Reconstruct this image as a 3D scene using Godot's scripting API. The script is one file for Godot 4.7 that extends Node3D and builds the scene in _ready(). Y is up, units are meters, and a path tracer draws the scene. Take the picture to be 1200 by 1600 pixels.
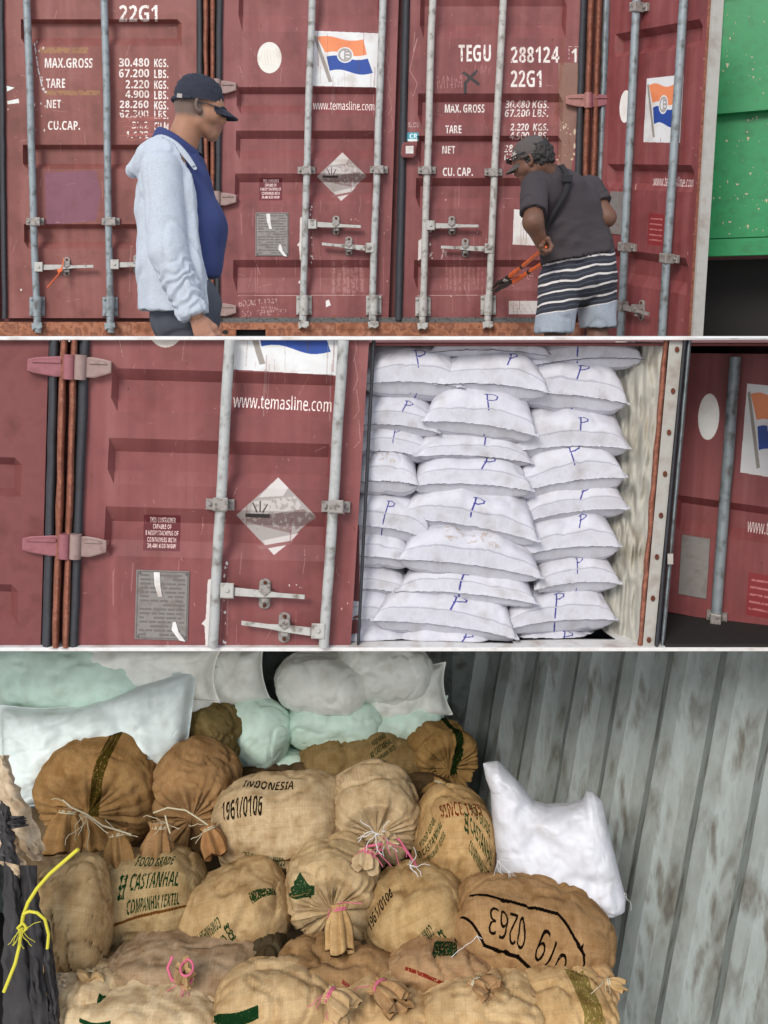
extends Node3D
# Three levels of one yard: sealed containers with two men on the upper deck, an opened container full of
# white sacks below it, and the lowest hold with burlap sacks. The camera eye is the origin; units are metres.

const F := 1500.0            # focal length in photograph pixels (1200 wide)
const PITCH := 0.191986      # 11 degrees down
const Z1 := 6.86             # distance of the upper container fronts
const Z2 := 3.60             # distance of the lower, opened container
const DECK := -0.75          # level of the men's feet
const ROOF3 := -1.262        # top of the hold's roof
const YARD := -3.75          # level of the hold floor and the yard

var used := {}
var rng := RandomNumberGenerator.new()
var nz := FastNoiseLite.new()
var nz2 := FastNoiseLite.new()
var M := {}
var no_fn: Callable

# ---------------------------------------------------------------- geometry of the view
func ray(x: float, y: float) -> Vector3:
	return Vector3((x - 600.0) / F, (800.0 - y) / F, -1.0).rotated(Vector3.RIGHT, -PITCH)

func W(x: float, y: float, d: float) -> Vector3:
	return ray(x, y) * d

class Front:                 # a plane that carries a door front, with its own measured layout
	var N := Vector3(0, 0, 1)
	var D := 0.0
	var T := Transform2D()
	var s := 1.0
	var y0 := -60.0
	var y1 := 545.0
	var metric := false      # layout given on the plane itself: origin, unit length and direction
	var P0 := Vector3.ZERO
	var hd := Vector3.RIGHT
	var k := 1.0 / 230.0

func front(n: Vector3, through: Vector3, t := Transform2D(), s := 1.0, y0 := -60.0, y1 := 545.0) -> Front:
	var f := Front.new()
	f.N = n.normalized()
	f.D = f.N.dot(through)
	f.T = t
	f.s = s
	f.y0 = y0
	f.y1 = y1
	return f

func pt(f: Front, x: float, y: float, off := 0.0) -> Vector3:
	var p := f.T * Vector2(x, y)
	p.y = clampf(p.y, f.y0, f.y1)
	if f.metric:
		return f.P0 + f.hd * (p.x * f.k) + Vector3.UP * (-p.y * f.k) + f.N * (off * f.s)
	var r := ray(p.x, p.y)
	return r * ((f.D + off * f.s) / f.N.dot(r))

func seen(f: Front, x: float, y: float, pad := 0.0) -> bool:
	var p := f.T * Vector2(x, y)
	return p.y > f.y0 + pad and p.y < f.y1 - pad

# ---------------------------------------------------------------- mesh collector
class MB:
	var v := PackedVector3Array()
	var n := PackedVector3Array()
	var t := PackedVector2Array()
	var c := PackedColorArray()
	var i := PackedInt32Array()
	func tri(a: Vector3, b: Vector3, d: Vector3, out := Vector3.ZERO, ua := Vector2.ZERO, ub := Vector2.ZERO, ud := Vector2.ZERO, col := Color.WHITE) -> void:
		var nn := (d - a).cross(b - a)
		if nn.length_squared() < 1e-16:
			return
		nn = nn.normalized()
		var k := v.size()
		if out != Vector3.ZERO and nn.dot(out) < 0.0:
			nn = -nn
			v.append_array([a, d, b])
			t.append_array([ua, ud, ub])
		else:
			v.append_array([a, b, d])
			t.append_array([ua, ub, ud])
		n.append_array([nn, nn, nn])
		c.append_array([col, col, col])
		i.append_array([k, k + 1, k + 2])
	func quad(a: Vector3, b: Vector3, d: Vector3, e: Vector3, out := Vector3.ZERO, ua := Vector2.ZERO, ub := Vector2.ZERO, ud := Vector2.ZERO, ue := Vector2.ZERO, col := Color.WHITE) -> void:
		tri(a, b, d, out, ua, ub, ud, col)
		tri(a, d, e, out, ua, ud, ue, col)
	func box(lo: Vector3, hi: Vector3, bev := 0.004) -> void:
		hexa([Vector3(lo.x, lo.y, lo.z), Vector3(hi.x, lo.y, lo.z), Vector3(hi.x, hi.y, lo.z), Vector3(lo.x, hi.y, lo.z), Vector3(lo.x, lo.y, hi.z), Vector3(hi.x, lo.y, hi.z), Vector3(hi.x, hi.y, hi.z), Vector3(lo.x, hi.y, hi.z)], bev)
	func hexa(p: Array, bev := 0.0) -> void:   # eight corners: back four, front four
		var m := Vector3.ZERO
		for q in p:
			m += q / 8.0
		var faces := [[0, 1, 2, 3], [4, 5, 6, 7], [0, 1, 5, 4], [3, 2, 6, 7], [0, 3, 7, 4], [1, 2, 6, 5]]
		var near := {}
		for fi in 6:
			var f: Array = faces[fi]
			var cen: Vector3 = (p[f[0]] + p[f[1]] + p[f[2]] + p[f[3]]) / 4.0
			var q := []
			for k in 4:
				var a: Vector3 = p[f[k]]
				var b1: Vector3 = p[f[(k + 1) % 4]] - a
				var b2: Vector3 = p[f[(k + 3) % 4]] - a
				var w: Vector3 = a + b1.normalized() * minf(bev, b1.length() * 0.3) + b2.normalized() * minf(bev, b2.length() * 0.3)
				q.append(w)
				near[[fi, f[k]]] = w
			quad(q[0], q[1], q[2], q[3], cen - m)
		if bev <= 0.0:
			return
		for x in 6:
			for y in range(x + 1, 6):
				var both := []
				for k in faces[x]:
					if k in faces[y]:
						both.append(k)
				if both.size() == 2:
					var mid: Vector3 = (p[both[0]] + p[both[1]]) / 2.0
					quad(near[[x, both[0]]], near[[x, both[1]]], near[[y, both[1]]], near[[y, both[0]]], mid - m)
		for k in 8:
			var three := []
			for x in 6:
				if near.has([x, k]):
					three.append(near[[x, k]])
			tri(three[0], three[1], three[2], p[k] - m)
	func sheet(P: PackedVector3Array, U: PackedVector2Array, nu: int, nv: int, flip := false, wrap := false, C := PackedColorArray()) -> void:
		var base := v.size()
		var N := PackedVector3Array()
		N.resize(P.size())
		for y in nv - 1:
			for x in nu - 1:
				var a := y * nu + x
				var b := a + 1
				var d := a + nu + 1
				var e := a + nu
				var nn := (P[d] - P[a]).cross(P[b] - P[e])
				if flip:
					nn = -nn
					i.append_array([base + a, base + d, base + b, base + a, base + e, base + d])
				else:
					i.append_array([base + a, base + b, base + d, base + a, base + d, base + e])
				N[a] += nn
				N[b] += nn
				N[d] += nn
				N[e] += nn
		if wrap:
			for y in nv:
				var s := N[y * nu] + N[y * nu + nu - 1]
				N[y * nu] = s
				N[y * nu + nu - 1] = s
		for k in N.size():
			N[k] = N[k].normalized()
		v.append_array(P)
		n.append_array(N)
		t.append_array(U)
		if C.size() == P.size():
			c.append_array(C)
		else:
			var w := PackedColorArray()
			w.resize(P.size())
			w.fill(Color.WHITE)
			c.append_array(w)
	func tube(pts: Array, radii: Array, sides := 12, caps := true) -> void:
		var P := PackedVector3Array()
		var U := PackedVector2Array()
		var ref := Vector3(0.31, 0.11, 0.94)
		for k in pts.size():
			var d: Vector3 = (pts[mini(k + 1, pts.size() - 1)] - pts[maxi(k - 1, 0)]).normalized()
			if absf(d.dot(ref)) > 0.97:
				ref = Vector3(0.9, 0.3, 0.1)
			var e1 := d.cross(ref).normalized()
			ref = e1.cross(d).normalized()
			var e2 := d.cross(e1)
			for j in sides + 1:
				var a := TAU * j / sides
				P.append(pts[k] + (e1 * cos(a) + e2 * sin(a)) * radii[k])
				U.append(Vector2(float(j) / sides, float(k)))
		sheet(P, U, sides + 1, pts.size(), true, true)
		if caps:
			for k in [0, pts.size() - 1]:
				var out: Vector3 = (pts[0] - pts[1]) if k == 0 else (pts[k] - pts[k - 1])
				for j in sides:
					tri(pts[k], P[k * (sides + 1) + j], P[k * (sides + 1) + j + 1], out)
	func done() -> ArrayMesh:
		var arr := []
		arr.resize(Mesh.ARRAY_MAX)
		arr[Mesh.ARRAY_VERTEX] = v
		arr[Mesh.ARRAY_NORMAL] = n
		arr[Mesh.ARRAY_TEX_UV] = t
		arr[Mesh.ARRAY_COLOR] = c
		arr[Mesh.ARRAY_INDEX] = i
		var m := ArrayMesh.new()
		m.add_surface_from_arrays(Mesh.PRIMITIVE_TRIANGLES, arr)
		return m

# a plate cut to an outline (layout pixels) that stands from off0 to off1 in front of a plane
func slab(mb: MB, f: Front, poly: Array, off0: float, off1: float, bev := 0.7) -> void:
	var cen := Vector2.ZERO
	for p in poly:
		cen += p / poly.size()
	if not seen(f, cen.x, cen.y, -2.0):
		return
	var cw := pt(f, cen.x, cen.y, (off0 + off1) / 2.0)
	var inner := PackedVector2Array()
	for p in poly:
		var q: Vector2 = cen - p
		inner.append(p + q.normalized() * minf(bev, q.length() * 0.4))
	var m := poly.size()
	var lip := minf(0.003, (off1 - off0) * 0.4)
	for k in m:
		var a: Vector2 = poly[k]
		var b: Vector2 = poly[(k + 1) % m]
		var out := pt(f, (a.x + b.x) / 2, (a.y + b.y) / 2, (off0 + off1) / 2) - cw
		mb.quad(pt(f, a.x, a.y, off0), pt(f, b.x, b.y, off0), pt(f, b.x, b.y, off1 - lip), pt(f, a.x, a.y, off1 - lip), out)
		var ia := inner[k]
		var ib := inner[(k + 1) % m]
		mb.quad(pt(f, a.x, a.y, off1 - lip), pt(f, b.x, b.y, off1 - lip), pt(f, ib.x, ib.y, off1), pt(f, ia.x, ia.y, off1), out.normalized() + f.N)
	var idx := Geometry2D.triangulate_polygon(inner)
	for k in idx.size() / 3:
		var q := []
		for j in 3:
			q.append(inner[idx[k * 3 + j]])
		mb.tri(pt(f, q[0].x, q[0].y, off1), pt(f, q[1].x, q[1].y, off1), pt(f, q[2].x, q[2].y, off1), f.N)

func rect(x0: float, y0: float, x1: float, y1: float) -> Array:
	return [Vector2(x0, y0), Vector2(x1, y0), Vector2(x1, y1), Vector2(x0, y1)]

func ell(cx: float, cy: float, rx: float, ry: float, k := 20) -> Array:
	var p := []
	for j in k:
		p.append(Vector2(cx + rx * cos(TAU * j / k), cy + ry * sin(TAU * j / k)))
	return p

# ---------------------------------------------------------------- nodes
func numbered(called: String) -> String:
	var k: int = used.get(called, 0)
	used[called] = k + 1
	return called if k == 0 else "%s_%03d" % [called, k]

func origin_of(n: Node) -> Vector3:
	var o := Vector3.ZERO
	while n != self and n != null:
		o += (n as Node3D).position
		n = n.get_parent()
	return o

func obj(called: String, mb: MB, mat: Material, parent: Node = self) -> MeshInstance3D:
	var o := MeshInstance3D.new()
	o.name = numbered(called) if parent == self else called
	o.mesh = mb.done()
	o.material_override = mat
	parent.add_child(o, true)
	o.position = -origin_of(parent)
	return o

func thing(called: String, label: String, category: String, group := "", at := Vector3.ZERO) -> Node3D:
	var o := Node3D.new()
	o.name = numbered(called)
	add_child(o)
	o.position = at
	tag(o, label, category, group)
	return o

func tag(o: Node, label: String, category: String, group := "") -> Node:
	o.set_meta("label", label)
	o.set_meta("category", category)
	if group != "":
		o.set_meta("group", group)
	return o

func struct(called: String, mb: MB, mat: Material, label := "") -> MeshInstance3D:
	var o := obj(called, mb, mat)
	o.set_meta("kind", "structure")
	if label != "":
		o.set_meta("label", label)
	return o

# ---------------------------------------------------------------- materials
func grunge(freq: float, ramp: Array, octaves := 5, sd := 3, size := 512) -> NoiseTexture2D:
	var n := FastNoiseLite.new()
	n.noise_type = FastNoiseLite.TYPE_SIMPLEX_SMOOTH
	n.seed = sd
	n.frequency = freq
	n.fractal_octaves = octaves
	n.fractal_gain = 0.55
	var g := Gradient.new()
	var off := PackedFloat32Array()
	var col := PackedColorArray()
	for r in ramp:
		off.append(r[0])
		col.append(r[1])
	g.offsets = off
	g.colors = col
	var t := NoiseTexture2D.new()
	t.width = size
	t.height = size
	t.seamless = true
	t.noise = n
	t.color_ramp = g
	return t

func mat(col: Color, rough := 0.7, metal := 0.0, over: Texture2D = null, over_scale := 1.0, tex: Texture2D = null) -> StandardMaterial3D:
	var m := StandardMaterial3D.new()
	m.albedo_color = col
	m.roughness = rough
	m.metallic = metal
	m.cull_mode = BaseMaterial3D.CULL_DISABLED
	if tex:
		m.albedo_texture = tex
	if over:
		m.detail_enabled = true
		m.detail_albedo = over
		m.detail_blend_mode = BaseMaterial3D.BLEND_MODE_MUL
		m.detail_uv_layer = BaseMaterial3D.DETAIL_UV_2
		m.uv2_triplanar = true
		m.uv2_world_triplanar = true
		m.uv2_scale = Vector3.ONE * over_scale
	return m

func c8(r: int, g: int, b: int) -> Color:
	return Color8(r, g, b)

# ---------------------------------------------------------------- printing on surfaces
class Canvas:
	var img: Image
	var f: Front
	var host
	var a0 := 0.0
	var a1 := 1.0
	var b0 := 0.0
	var b1 := 1.0
	var hd := Vector3.RIGHT
	var wear := FastNoiseLite.new()
	func uv(x: float, y: float) -> Vector2:
		if f == null:
			return Vector2(x, y)
		if f.metric:
			return Vector2((x - a0) / (a1 - a0), (y - b0) / (b1 - b0))
		var r: Vector3 = host.ray(x, y)
		var p := r * (f.D / f.N.dot(r))
		return Vector2((p.dot(hd) - a0) / (a1 - a0), (b1 - p.y) / (b1 - b0))
	func tx(p: Vector2) -> Vector2:
		var q := uv(p.x, p.y)
		return Vector2(q.x * img.get_width(), q.y * img.get_height())
	func poly(pts: Array, col: Color, thr := 9.0) -> void:
		var P := []
		var lo := INF
		var hi := -INF
		for p in pts:
			var q := tx(p)
			P.append(q)
			lo = minf(lo, q.y)
			hi = maxf(hi, q.y)
		for y in range(maxi(0, int(floor(lo))), mini(img.get_height() - 1, int(ceil(hi))) + 1):
			var yc := y + 0.5
			var xs := []
			for k in P.size():
				var a: Vector2 = P[k]
				var b: Vector2 = P[(k + 1) % P.size()]
				if (a.y <= yc) != (b.y <= yc):
					xs.append(a.x + (yc - a.y) / (b.y - a.y) * (b.x - a.x))
			xs.sort()
			for k in xs.size() / 2:
				span(int(round(xs[k * 2])), int(round(xs[k * 2 + 1])), y, col, thr)
	func span(xa: int, xb: int, y: int, col: Color, thr: float) -> void:
		xa = clampi(xa, 0, img.get_width())
		xb = clampi(xb, 0, img.get_width())
		if xb <= xa:
			return
		if thr > 2.0 and col.a >= 1.0:
			img.fill_rect(Rect2i(xa, y, xb - xa, 1), col)
			return
		for x in range(xa, xb):
			if wear.get_noise_2d(x, y) < thr:
				img.set_pixel(x, y, img.get_pixel(x, y).lerp(Color(col, 1.0), col.a))
	func line(pts: Array, w: float, col: Color, thr := 9.0) -> void:
		for k in pts.size() - 1:
			var a: Vector2 = pts[k]
			var b: Vector2 = pts[k + 1]
			var d := (b - a).normalized() * w * 0.5
			var s := Vector2(-d.y, d.x)
			poly([a + s - d, b + s + d, b - s + d, a - s - d], col, thr)
	func text(s: String, x0: float, y0: float, x1: float, y1: float, col: Color, thr := 9.0, turn := 0.0, bold := true, slant := 0.0) -> void:
		var tm := TextMesh.new()
		var sf := SystemFont.new()
		sf.font_names = PackedStringArray(["Droid Sans"])
		sf.font_weight = 700 if bold else 400
		tm.font = sf
		tm.text = s
		tm.font_size = 32
		tm.depth = 0.0
		tm.curve_step = 2.0
		var arr := tm.surface_get_arrays(0) if tm.get_surface_count() > 0 else []
		if arr.is_empty():
			return
		var V: PackedVector3Array = arr[Mesh.ARRAY_VERTEX]
		var I: PackedInt32Array = arr[Mesh.ARRAY_INDEX] if arr[Mesh.ARRAY_INDEX] != null else PackedInt32Array(range(V.size()))
		var lo := Vector2(INF, INF)
		var hi := -lo
		for p in V:
			lo = lo.min(Vector2(p.x, p.y))
			hi = hi.max(Vector2(p.x, p.y))
		var cen := Vector2(x0 + x1, y0 + y1) / 2.0
		var size := Vector2(x1 - x0, y1 - y0)
		for k in I.size() / 3:
			var q := []
			for j in 3:
				var p := V[I[k * 3 + j]]
				var w := Vector2((p.x - lo.x) / (hi.x - lo.x) - 0.5, 0.5 - (p.y - lo.y) / (hi.y - lo.y)) * size
				w.x -= w.y * slant
				q.append(cen + w.rotated(turn))
			poly(q, col, thr)
	func chips(k: int, x0: float, y0: float, x1: float, y1: float, big: float, col: Color, rg: RandomNumberGenerator) -> void:
		for j in k:
			var cx := rg.randf_range(x0, x1)
			var cy := rg.randf_range(y0, y1)
			var r := big * pow(rg.randf(), 2.0) + 0.25
			var p := []
			var st := rg.randf_range(0.5, 2.6)
			for q in 7:
				p.append(Vector2(cx + cos(q * 0.9) * r * rg.randf_range(0.5, 1.1), cy + sin(q * 0.9) * r * st * rg.randf_range(0.5, 1.1)))
			poly(p, col)
	func tex() -> ImageTexture:
		return ImageTexture.create_from_image(img)

# paint of a door front: patchy, sun-bleached, with faint runs; computed small and enlarged
func canvas_for(f: Front, x0: float, y0: float, x1: float, y1: float, w: int, h: int, base: Color, sd: int) -> Canvas:
	var c := Canvas.new()
	c.host = self
	c.f = f
	c.wear.frequency = 0.06
	c.wear.seed = sd
	c.wear.fractal_octaves = 4
	c.hd = Vector3.UP.cross(f.N).normalized()
	c.a0 = 1e9
	c.a1 = -1e9
	c.b0 = 1e9
	c.b1 = -1e9
	if f.metric:
		c.a0 = x0
		c.a1 = x1
		c.b0 = y0
		c.b1 = y1
	for q in (rect(x0, y0, x1, y1) if not f.metric else []):
		var r := ray(q.x, q.y)
		var p := r * (f.D / f.N.dot(r))
		c.a0 = minf(c.a0, p.dot(c.hd))
		c.a1 = maxf(c.a1, p.dot(c.hd))
		c.b0 = minf(c.b0, p.y)
		c.b1 = maxf(c.b1, p.y)
	var sw := 150
	var sh := 220
	var im := Image.create(sw, sh, false, Image.FORMAT_RGB8)
	var n := FastNoiseLite.new()
	n.seed = sd
	n.frequency = 0.02
	n.fractal_octaves = 5
	var pale := base.lerp(Color8(156, 114, 110), 0.5)
	var dark := base.darkened(0.22)
	for y in sh:
		for x in sw:
			var a := n.get_noise_2d(x, y * 0.8)
			var b := n.get_noise_2d(x * 4.5 + 400, y * 0.22)
			var e := n.get_noise_2d(x * 5 + 900, y * 5)
			var k := base
			k = k.lerp(pale, clampf(0.10 + a * 0.45 + b * 0.65, 0, 0.7))
			k = k.lerp(dark, clampf(-a * 0.45 - b * 0.45 + e * 0.30, 0, 0.75))
			im.set_pixel(x, y, k)
	im.resize(w, h, Image.INTERPOLATE_CUBIC)
	c.img = im
	return c

func rgn(sd: int) -> RandomNumberGenerator:
	var r := RandomNumberGenerator.new()
	r.seed = sd
	return r

# ---------------------------------------------------------------- container door ends
func lx(e: Array, y: float) -> float:       # an edge given as [x at y = 0, x at y = 530]
	return lerpf(e[0], e[1], y / 530.0)

func door_panel(f: Front, c: Canvas, parent: Node, el: Array, er: Array, ytop: float, ybot: float, recesses: Array, fl: float, fr: float, m: Material, called := "door", deep := 0.048) -> MeshInstance3D:
	var rows := [[ytop, 0.0]]
	for r in recesses:
		rows.append_array([[r[0], 0.0], [r[1], 1.0], [r[2], 1.0], [r[3], 0.0]])
	rows.append([ybot, 0.0])
	var full := []
	for k in rows.size() - 1:                 # tall flats get a few more rows
		full.append(rows[k])
		var gap: float = rows[k + 1][0] - rows[k][0]
		for j in range(1, int(gap / 30.0) + 1):
			var q := float(j) / (int(gap / 30.0) + 1)
			full.append([lerpf(rows[k][0], rows[k + 1][0], q), lerpf(rows[k][1], rows[k + 1][1], q)])
	full.append(rows[-1])
	var mb := MB.new()
	var ti := f.T.affine_inverse()
	var w := 7.0
	for k in full.size() - 1:
		var ring := []
		for r in [full[k], full[k + 1]]:
			var y: float = r[0]
			var xl := lx(el, y)
			var xr := lx(er, y)
			var xs := [[xl, 0.0], [xl + fl, 0.0], [xl + fl + w, 1.0]]
			for j in range(1, 6):
				xs.append([lerpf(xl + fl + w, xr - fr - w, j / 6.0), 1.0])
			xs.append_array([[xr - fr - w, 1.0], [xr - fr, 0.0], [xr, 0.0]])
			var line := []
			for q in xs:
				var p := f.T * Vector2(q[0], y)
				p.y = clampf(p.y, f.y0, f.y1)
				var b := ti * p
				line.append([pt(f, q[0], y, -deep * q[1] * r[1]), c.uv(b.x, b.y), p.y])
			ring.append(line)
		for j in ring[0].size() - 1:
			var a: Array = ring[0][j]
			var b: Array = ring[0][j + 1]
			var d: Array = ring[1][j + 1]
			var e: Array = ring[1][j]
			if absf(a[2] - e[2]) < 0.01 and absf(b[2] - d[2]) < 0.01:
				continue
			mb.quad(a[0], b[0], d[0], e[0], f.N, a[1], b[1], d[1], e[1])
	return obj(called, mb, m, parent)

func rod(f: Front, parent: Node, x0: float, y0: float, x1: float, y1: float, m: Material, r := 0.0235, called := "locking_rod") -> void:
	var mb := MB.new()
	var qs := []
	for k in 201:
		var q := k / 200.0
		if seen(f, lerpf(x0, x1, q), lerpf(y0, y1, q)):
			qs.append(q)
	if qs.size() < 4:
		return
	var clean := []
	var rad := []
	for k in 12:
		var q := lerpf(qs[0], qs[-1], k / 11.0)
		clean.append(pt(f, lerpf(x0, x1, q) + nz.get_noise_2d(q * 2.5, x0) * 1.6, lerpf(y0, y1, q), 0.052))
		rad.append(r * f.s)
	mb.tube(clean, rad, 16)
	obj(called, mb, m, parent)

func bracket(f: Front, parent: Node, x: float, y: float, m: Material) -> void:
	if not seen(f, x, y, 3.0):
		return
	var mb := MB.new()
	slab(mb, f, rect(x - 14, y - 5.5, x + 14, y + 5.5), 0.0, 0.022)
	slab(mb, f, rect(x - 7.2, y - 6.5, x + 7.2, y + 6.5), 0.022, 0.086, 1.6)
	for s in [-10.5, 10.5]:
		slab(mb, f, ell(x + s, y, 2.1, 2.1, 6), 0.022, 0.034)
	obj("rod_bracket", mb, m, parent)

func lock(f: Front, parent: Node, x: float, y: float, xe: float, ye: float, xc: float, m: Material, md: Material) -> void:
	if not seen(f, x, y, 3.0):
		return
	var s := signf(xe - x)
	var mb := MB.new()
	slab(mb, f, rect(x - 6.5, y - 7.5, x + 6.5, y + 7.5), 0.02, 0.082, 1.4)
	slab(mb, f, ell(x, y, 2.2, 2.2, 8), 0.082, 0.09)
	var h0 := Vector2(x + s * 7, y + 0.5)
	var h1 := Vector2(xe, ye)
	var nrm := Vector2(0, 1)
	var poly := [h0 - nrm * 4, h0.lerp(h1, 0.45) - nrm * 3.2, h0.lerp(h1, 0.62) - nrm * 2.2, h1 - nrm * 2.2, h1 + nrm * 2.2, h0.lerp(h1, 0.62) + nrm * 2.6, h0.lerp(h1, 0.4) + nrm * 4.0, h0 + nrm * 4.4]
	slab(mb, f, poly, 0.046, 0.068, 1.2)
	obj("lock_handle", mb, m, parent)
	mb = MB.new()
	var yc := lerpf(y, ye, absf(xc - x) / absf(xe - x))
	var pl := []
	for q in ell(0, 0, 6.0, 5.5, 18):
		pl.append(Vector2(xc, yc) + q + Vector2(0, 9.5 * signf(q.y) if absf(q.y) > 0.01 else 0.0))
	slab(mb, f, pl, 0.0, 0.012)
	slab(mb, f, [Vector2(xc - 5, yc - 8), Vector2(xc + 4.5, yc - 8), Vector2(xc + 5.5, yc - 2), Vector2(xc, yc + 2.5), Vector2(xc - 6, yc - 2)], 0.012, 0.076, 1.4)
	slab(mb, f, [Vector2(xc - 4, yc + 4), Vector2(xc + 4.5, yc + 4), Vector2(xc + 4, yc + 8.5), Vector2(xc - 3, yc + 9)], 0.012, 0.056, 1.2)
	obj("handle_catch", mb, md, parent)
	for e in [-11.0, 11.5]:
		mb = MB.new()
		slab(mb, f, ell(xc, yc + e, 1.9, 1.9, 8), 0.012, 0.02)
		if mb.v.size():
			obj("bolt", mb, M.rust, parent)

func rod_foot(f: Front, parent: Node, x: float, y: float, m: Material) -> void:
	if not seen(f, x, y, 3.0):
		return
	var mb := MB.new()
	slab(mb, f, rect(x - 12, y - 16, x + 12, y + 14), 0.0, 0.016)
	for q in [Vector2(-9, -12), Vector2(9, -12), Vector2(-9, 10), Vector2(9, 10)]:
		slab(mb, f, ell(x + q.x, y + q.y, 2.0, 2.0, 6), 0.016, 0.027)
	mb.tube([pt(f, x + 0.6, y - 17, 0.052), pt(f, x - 0.4, y + 14, 0.052)], [0.029, 0.029], 14)
	mb.tube([pt(f, x - 0.4, y + 14, 0.052), pt(f, x - 0.8, y + 28, 0.052)], [0.021, 0.021], 12)
	slab(mb, f, [Vector2(x - 9, y + 25), Vector2(x + 7, y + 24), Vector2(x + 8, y + 31), Vector2(x + 3, y + 35), Vector2(x - 4, y + 33), Vector2(x - 8, y + 36)], 0.02, 0.08, 1.4)
	obj("rod_guide", mb, m, parent)

func strip(f: Front, parent: Node, called: String, x0t: float, x1t: float, x0b: float, x1b: float, yt: float, yb: float, o0: float, o1: float, m: Material, wob := 0.0) -> void:
	var mb := MB.new()
	var ti := f.T.affine_inverse()
	var P := PackedVector3Array()
	var U := PackedVector2Array()
	var nv := 26
	for k in nv:
		var q := float(k) / (nv - 1)
		var y := lerpf(yt, yb, q)
		var xa := lerpf(x0t, x0b, q) + nz.get_noise_2d(y * 1.7, x0t) * wob
		var xb := lerpf(x1t, x1b, q) + nz.get_noise_2d(y * 1.7, x1t + 50) * wob
		for j in 7:
			var a := float(j) / 6
			var o := o0 + (o1 - o0) * pow(maxf(sin(PI * a), 0.0), 0.45)
			P.append(pt(f, lerpf(xa, xb, a), y, o))
			U.append(Vector2(a, q * 8))
	mb.sheet(P, U, 7, nv, false)
	obj(called, mb, m, parent)

func hinge(f: Front, parent: Node, x: float, xe: float, y: float, m: Material) -> void:
	if not seen(f, x, y, 4.0):
		return
	var s := signf(xe - x)
	var mb := MB.new()
	slab(mb, f, [Vector2(x, y - 10), Vector2(x + s * 10, y - 10), Vector2(xe - s * 8, y - 8.5), Vector2(xe, y - 6.5), Vector2(xe, y + 5), Vector2(xe - s * 6, y + 7), Vector2(x + s * 12, y + 10), Vector2(x, y + 10)], 0.0, 0.042, 1.6)
	slab(mb, f, [Vector2(x + s * 6, y - 7), Vector2(xe - s * 9, y - 6), Vector2(xe - s * 4, y - 3.5), Vector2(x + s * 6, y - 3.5)], 0.042, 0.05, 0.8)
	mb.tube([pt(f, x - s * 2, y - 12, 0.04), pt(f, x - s * 2.2, y + 12, 0.04)], [0.026 * f.s, 0.026 * f.s], 12)
	obj("hinge", mb, m, parent)

# flag emblem in a white sticker; q maps (0..1, 0..1) of the sticker to layout pixels
func flag_sticker(c: Canvas, q: Array, dim := false) -> void:
	var at := func(u: float, v: float) -> Vector2: return (q[0] as Vector2).lerp(q[1], u).lerp((q[3] as Vector2).lerp(q[2], u), v)
	var white := c8(206, 208, 210)
	c.poly(q, white)
	var pole := c8(140, 134, 128)
	c.poly([at.call(0.015, 0.10), at.call(0.06, 0.08), at.call(0.315, 0.91), at.call(0.26, 0.93)], pole)
	var top := []
	var mid := []
	var mid2 := []
	var bot := []
	for k in 21:
		var t := k / 20.0
		var wv := sin(t * TAU * 0.95 + 0.3)
		top.append(at.call(0.07 + t * 0.70, 0.12 - 0.035 * wv))
		mid.append(at.call(0.20 + t * 0.63, 0.40 - 0.035 * wv))
		mid2.append(at.call(0.22 + t * 0.625, 0.47 - 0.035 * wv))
		bot.append(at.call(0.27 + t * 0.66, 0.73 - 0.04 * wv))
	var a := mid.duplicate()
	a.reverse()
	c.poly(top + a, c8(214, 128, 84))
	a = bot.duplicate()
	a.reverse()
	c.poly(mid2 + a, c8(22, 62, 142))
	for ring in [[0.125, white], [0.105, c8(150, 146, 144)], [0.075, white]]:
		var p := []
		for k in 24:
			p.append(at.call(0.50 + ring[0] * cos(TAU * k / 24), 0.42 + ring[0] * 1.16 * sin(TAU * k / 24)))
		c.poly(p, ring[1])
	var g := c8(150, 146, 144)     # the letter in the ring: C with an inner bar and stem
	c.poly([at.call(0.485, 0.31), at.call(0.51, 0.31), at.call(0.51, 0.53), at.call(0.485, 0.53)], g)
	c.poly([at.call(0.50, 0.40), at.call(0.60, 0.40), at.call(0.60, 0.435), at.call(0.50, 0.435)], g)
	c.poly([at.call(0.50, 0.345), at.call(0.57, 0.345), at.call(0.57, 0.375), at.call(0.50, 0.375)], g)
	c.poly([at.call(0.50, 0.465), at.call(0.57, 0.465), at.call(0.57, 0.495), at.call(0.50, 0.495)], g)

func runs(c: Canvas, k: int, x0: float, x1: float, y0: float, y1: float, col: Color, rg: RandomNumberGenerator) -> void:
	for j in k:
		var x := rg.randf_range(x0, x1)
		var y := rg.randf_range(y0, y1)
		c.line([Vector2(x, y), Vector2(x + rg.randf_range(-1.5, 1.5), y + rg.randf_range(8, 60))], rg.randf_range(0.4, 1.6), col)

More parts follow.
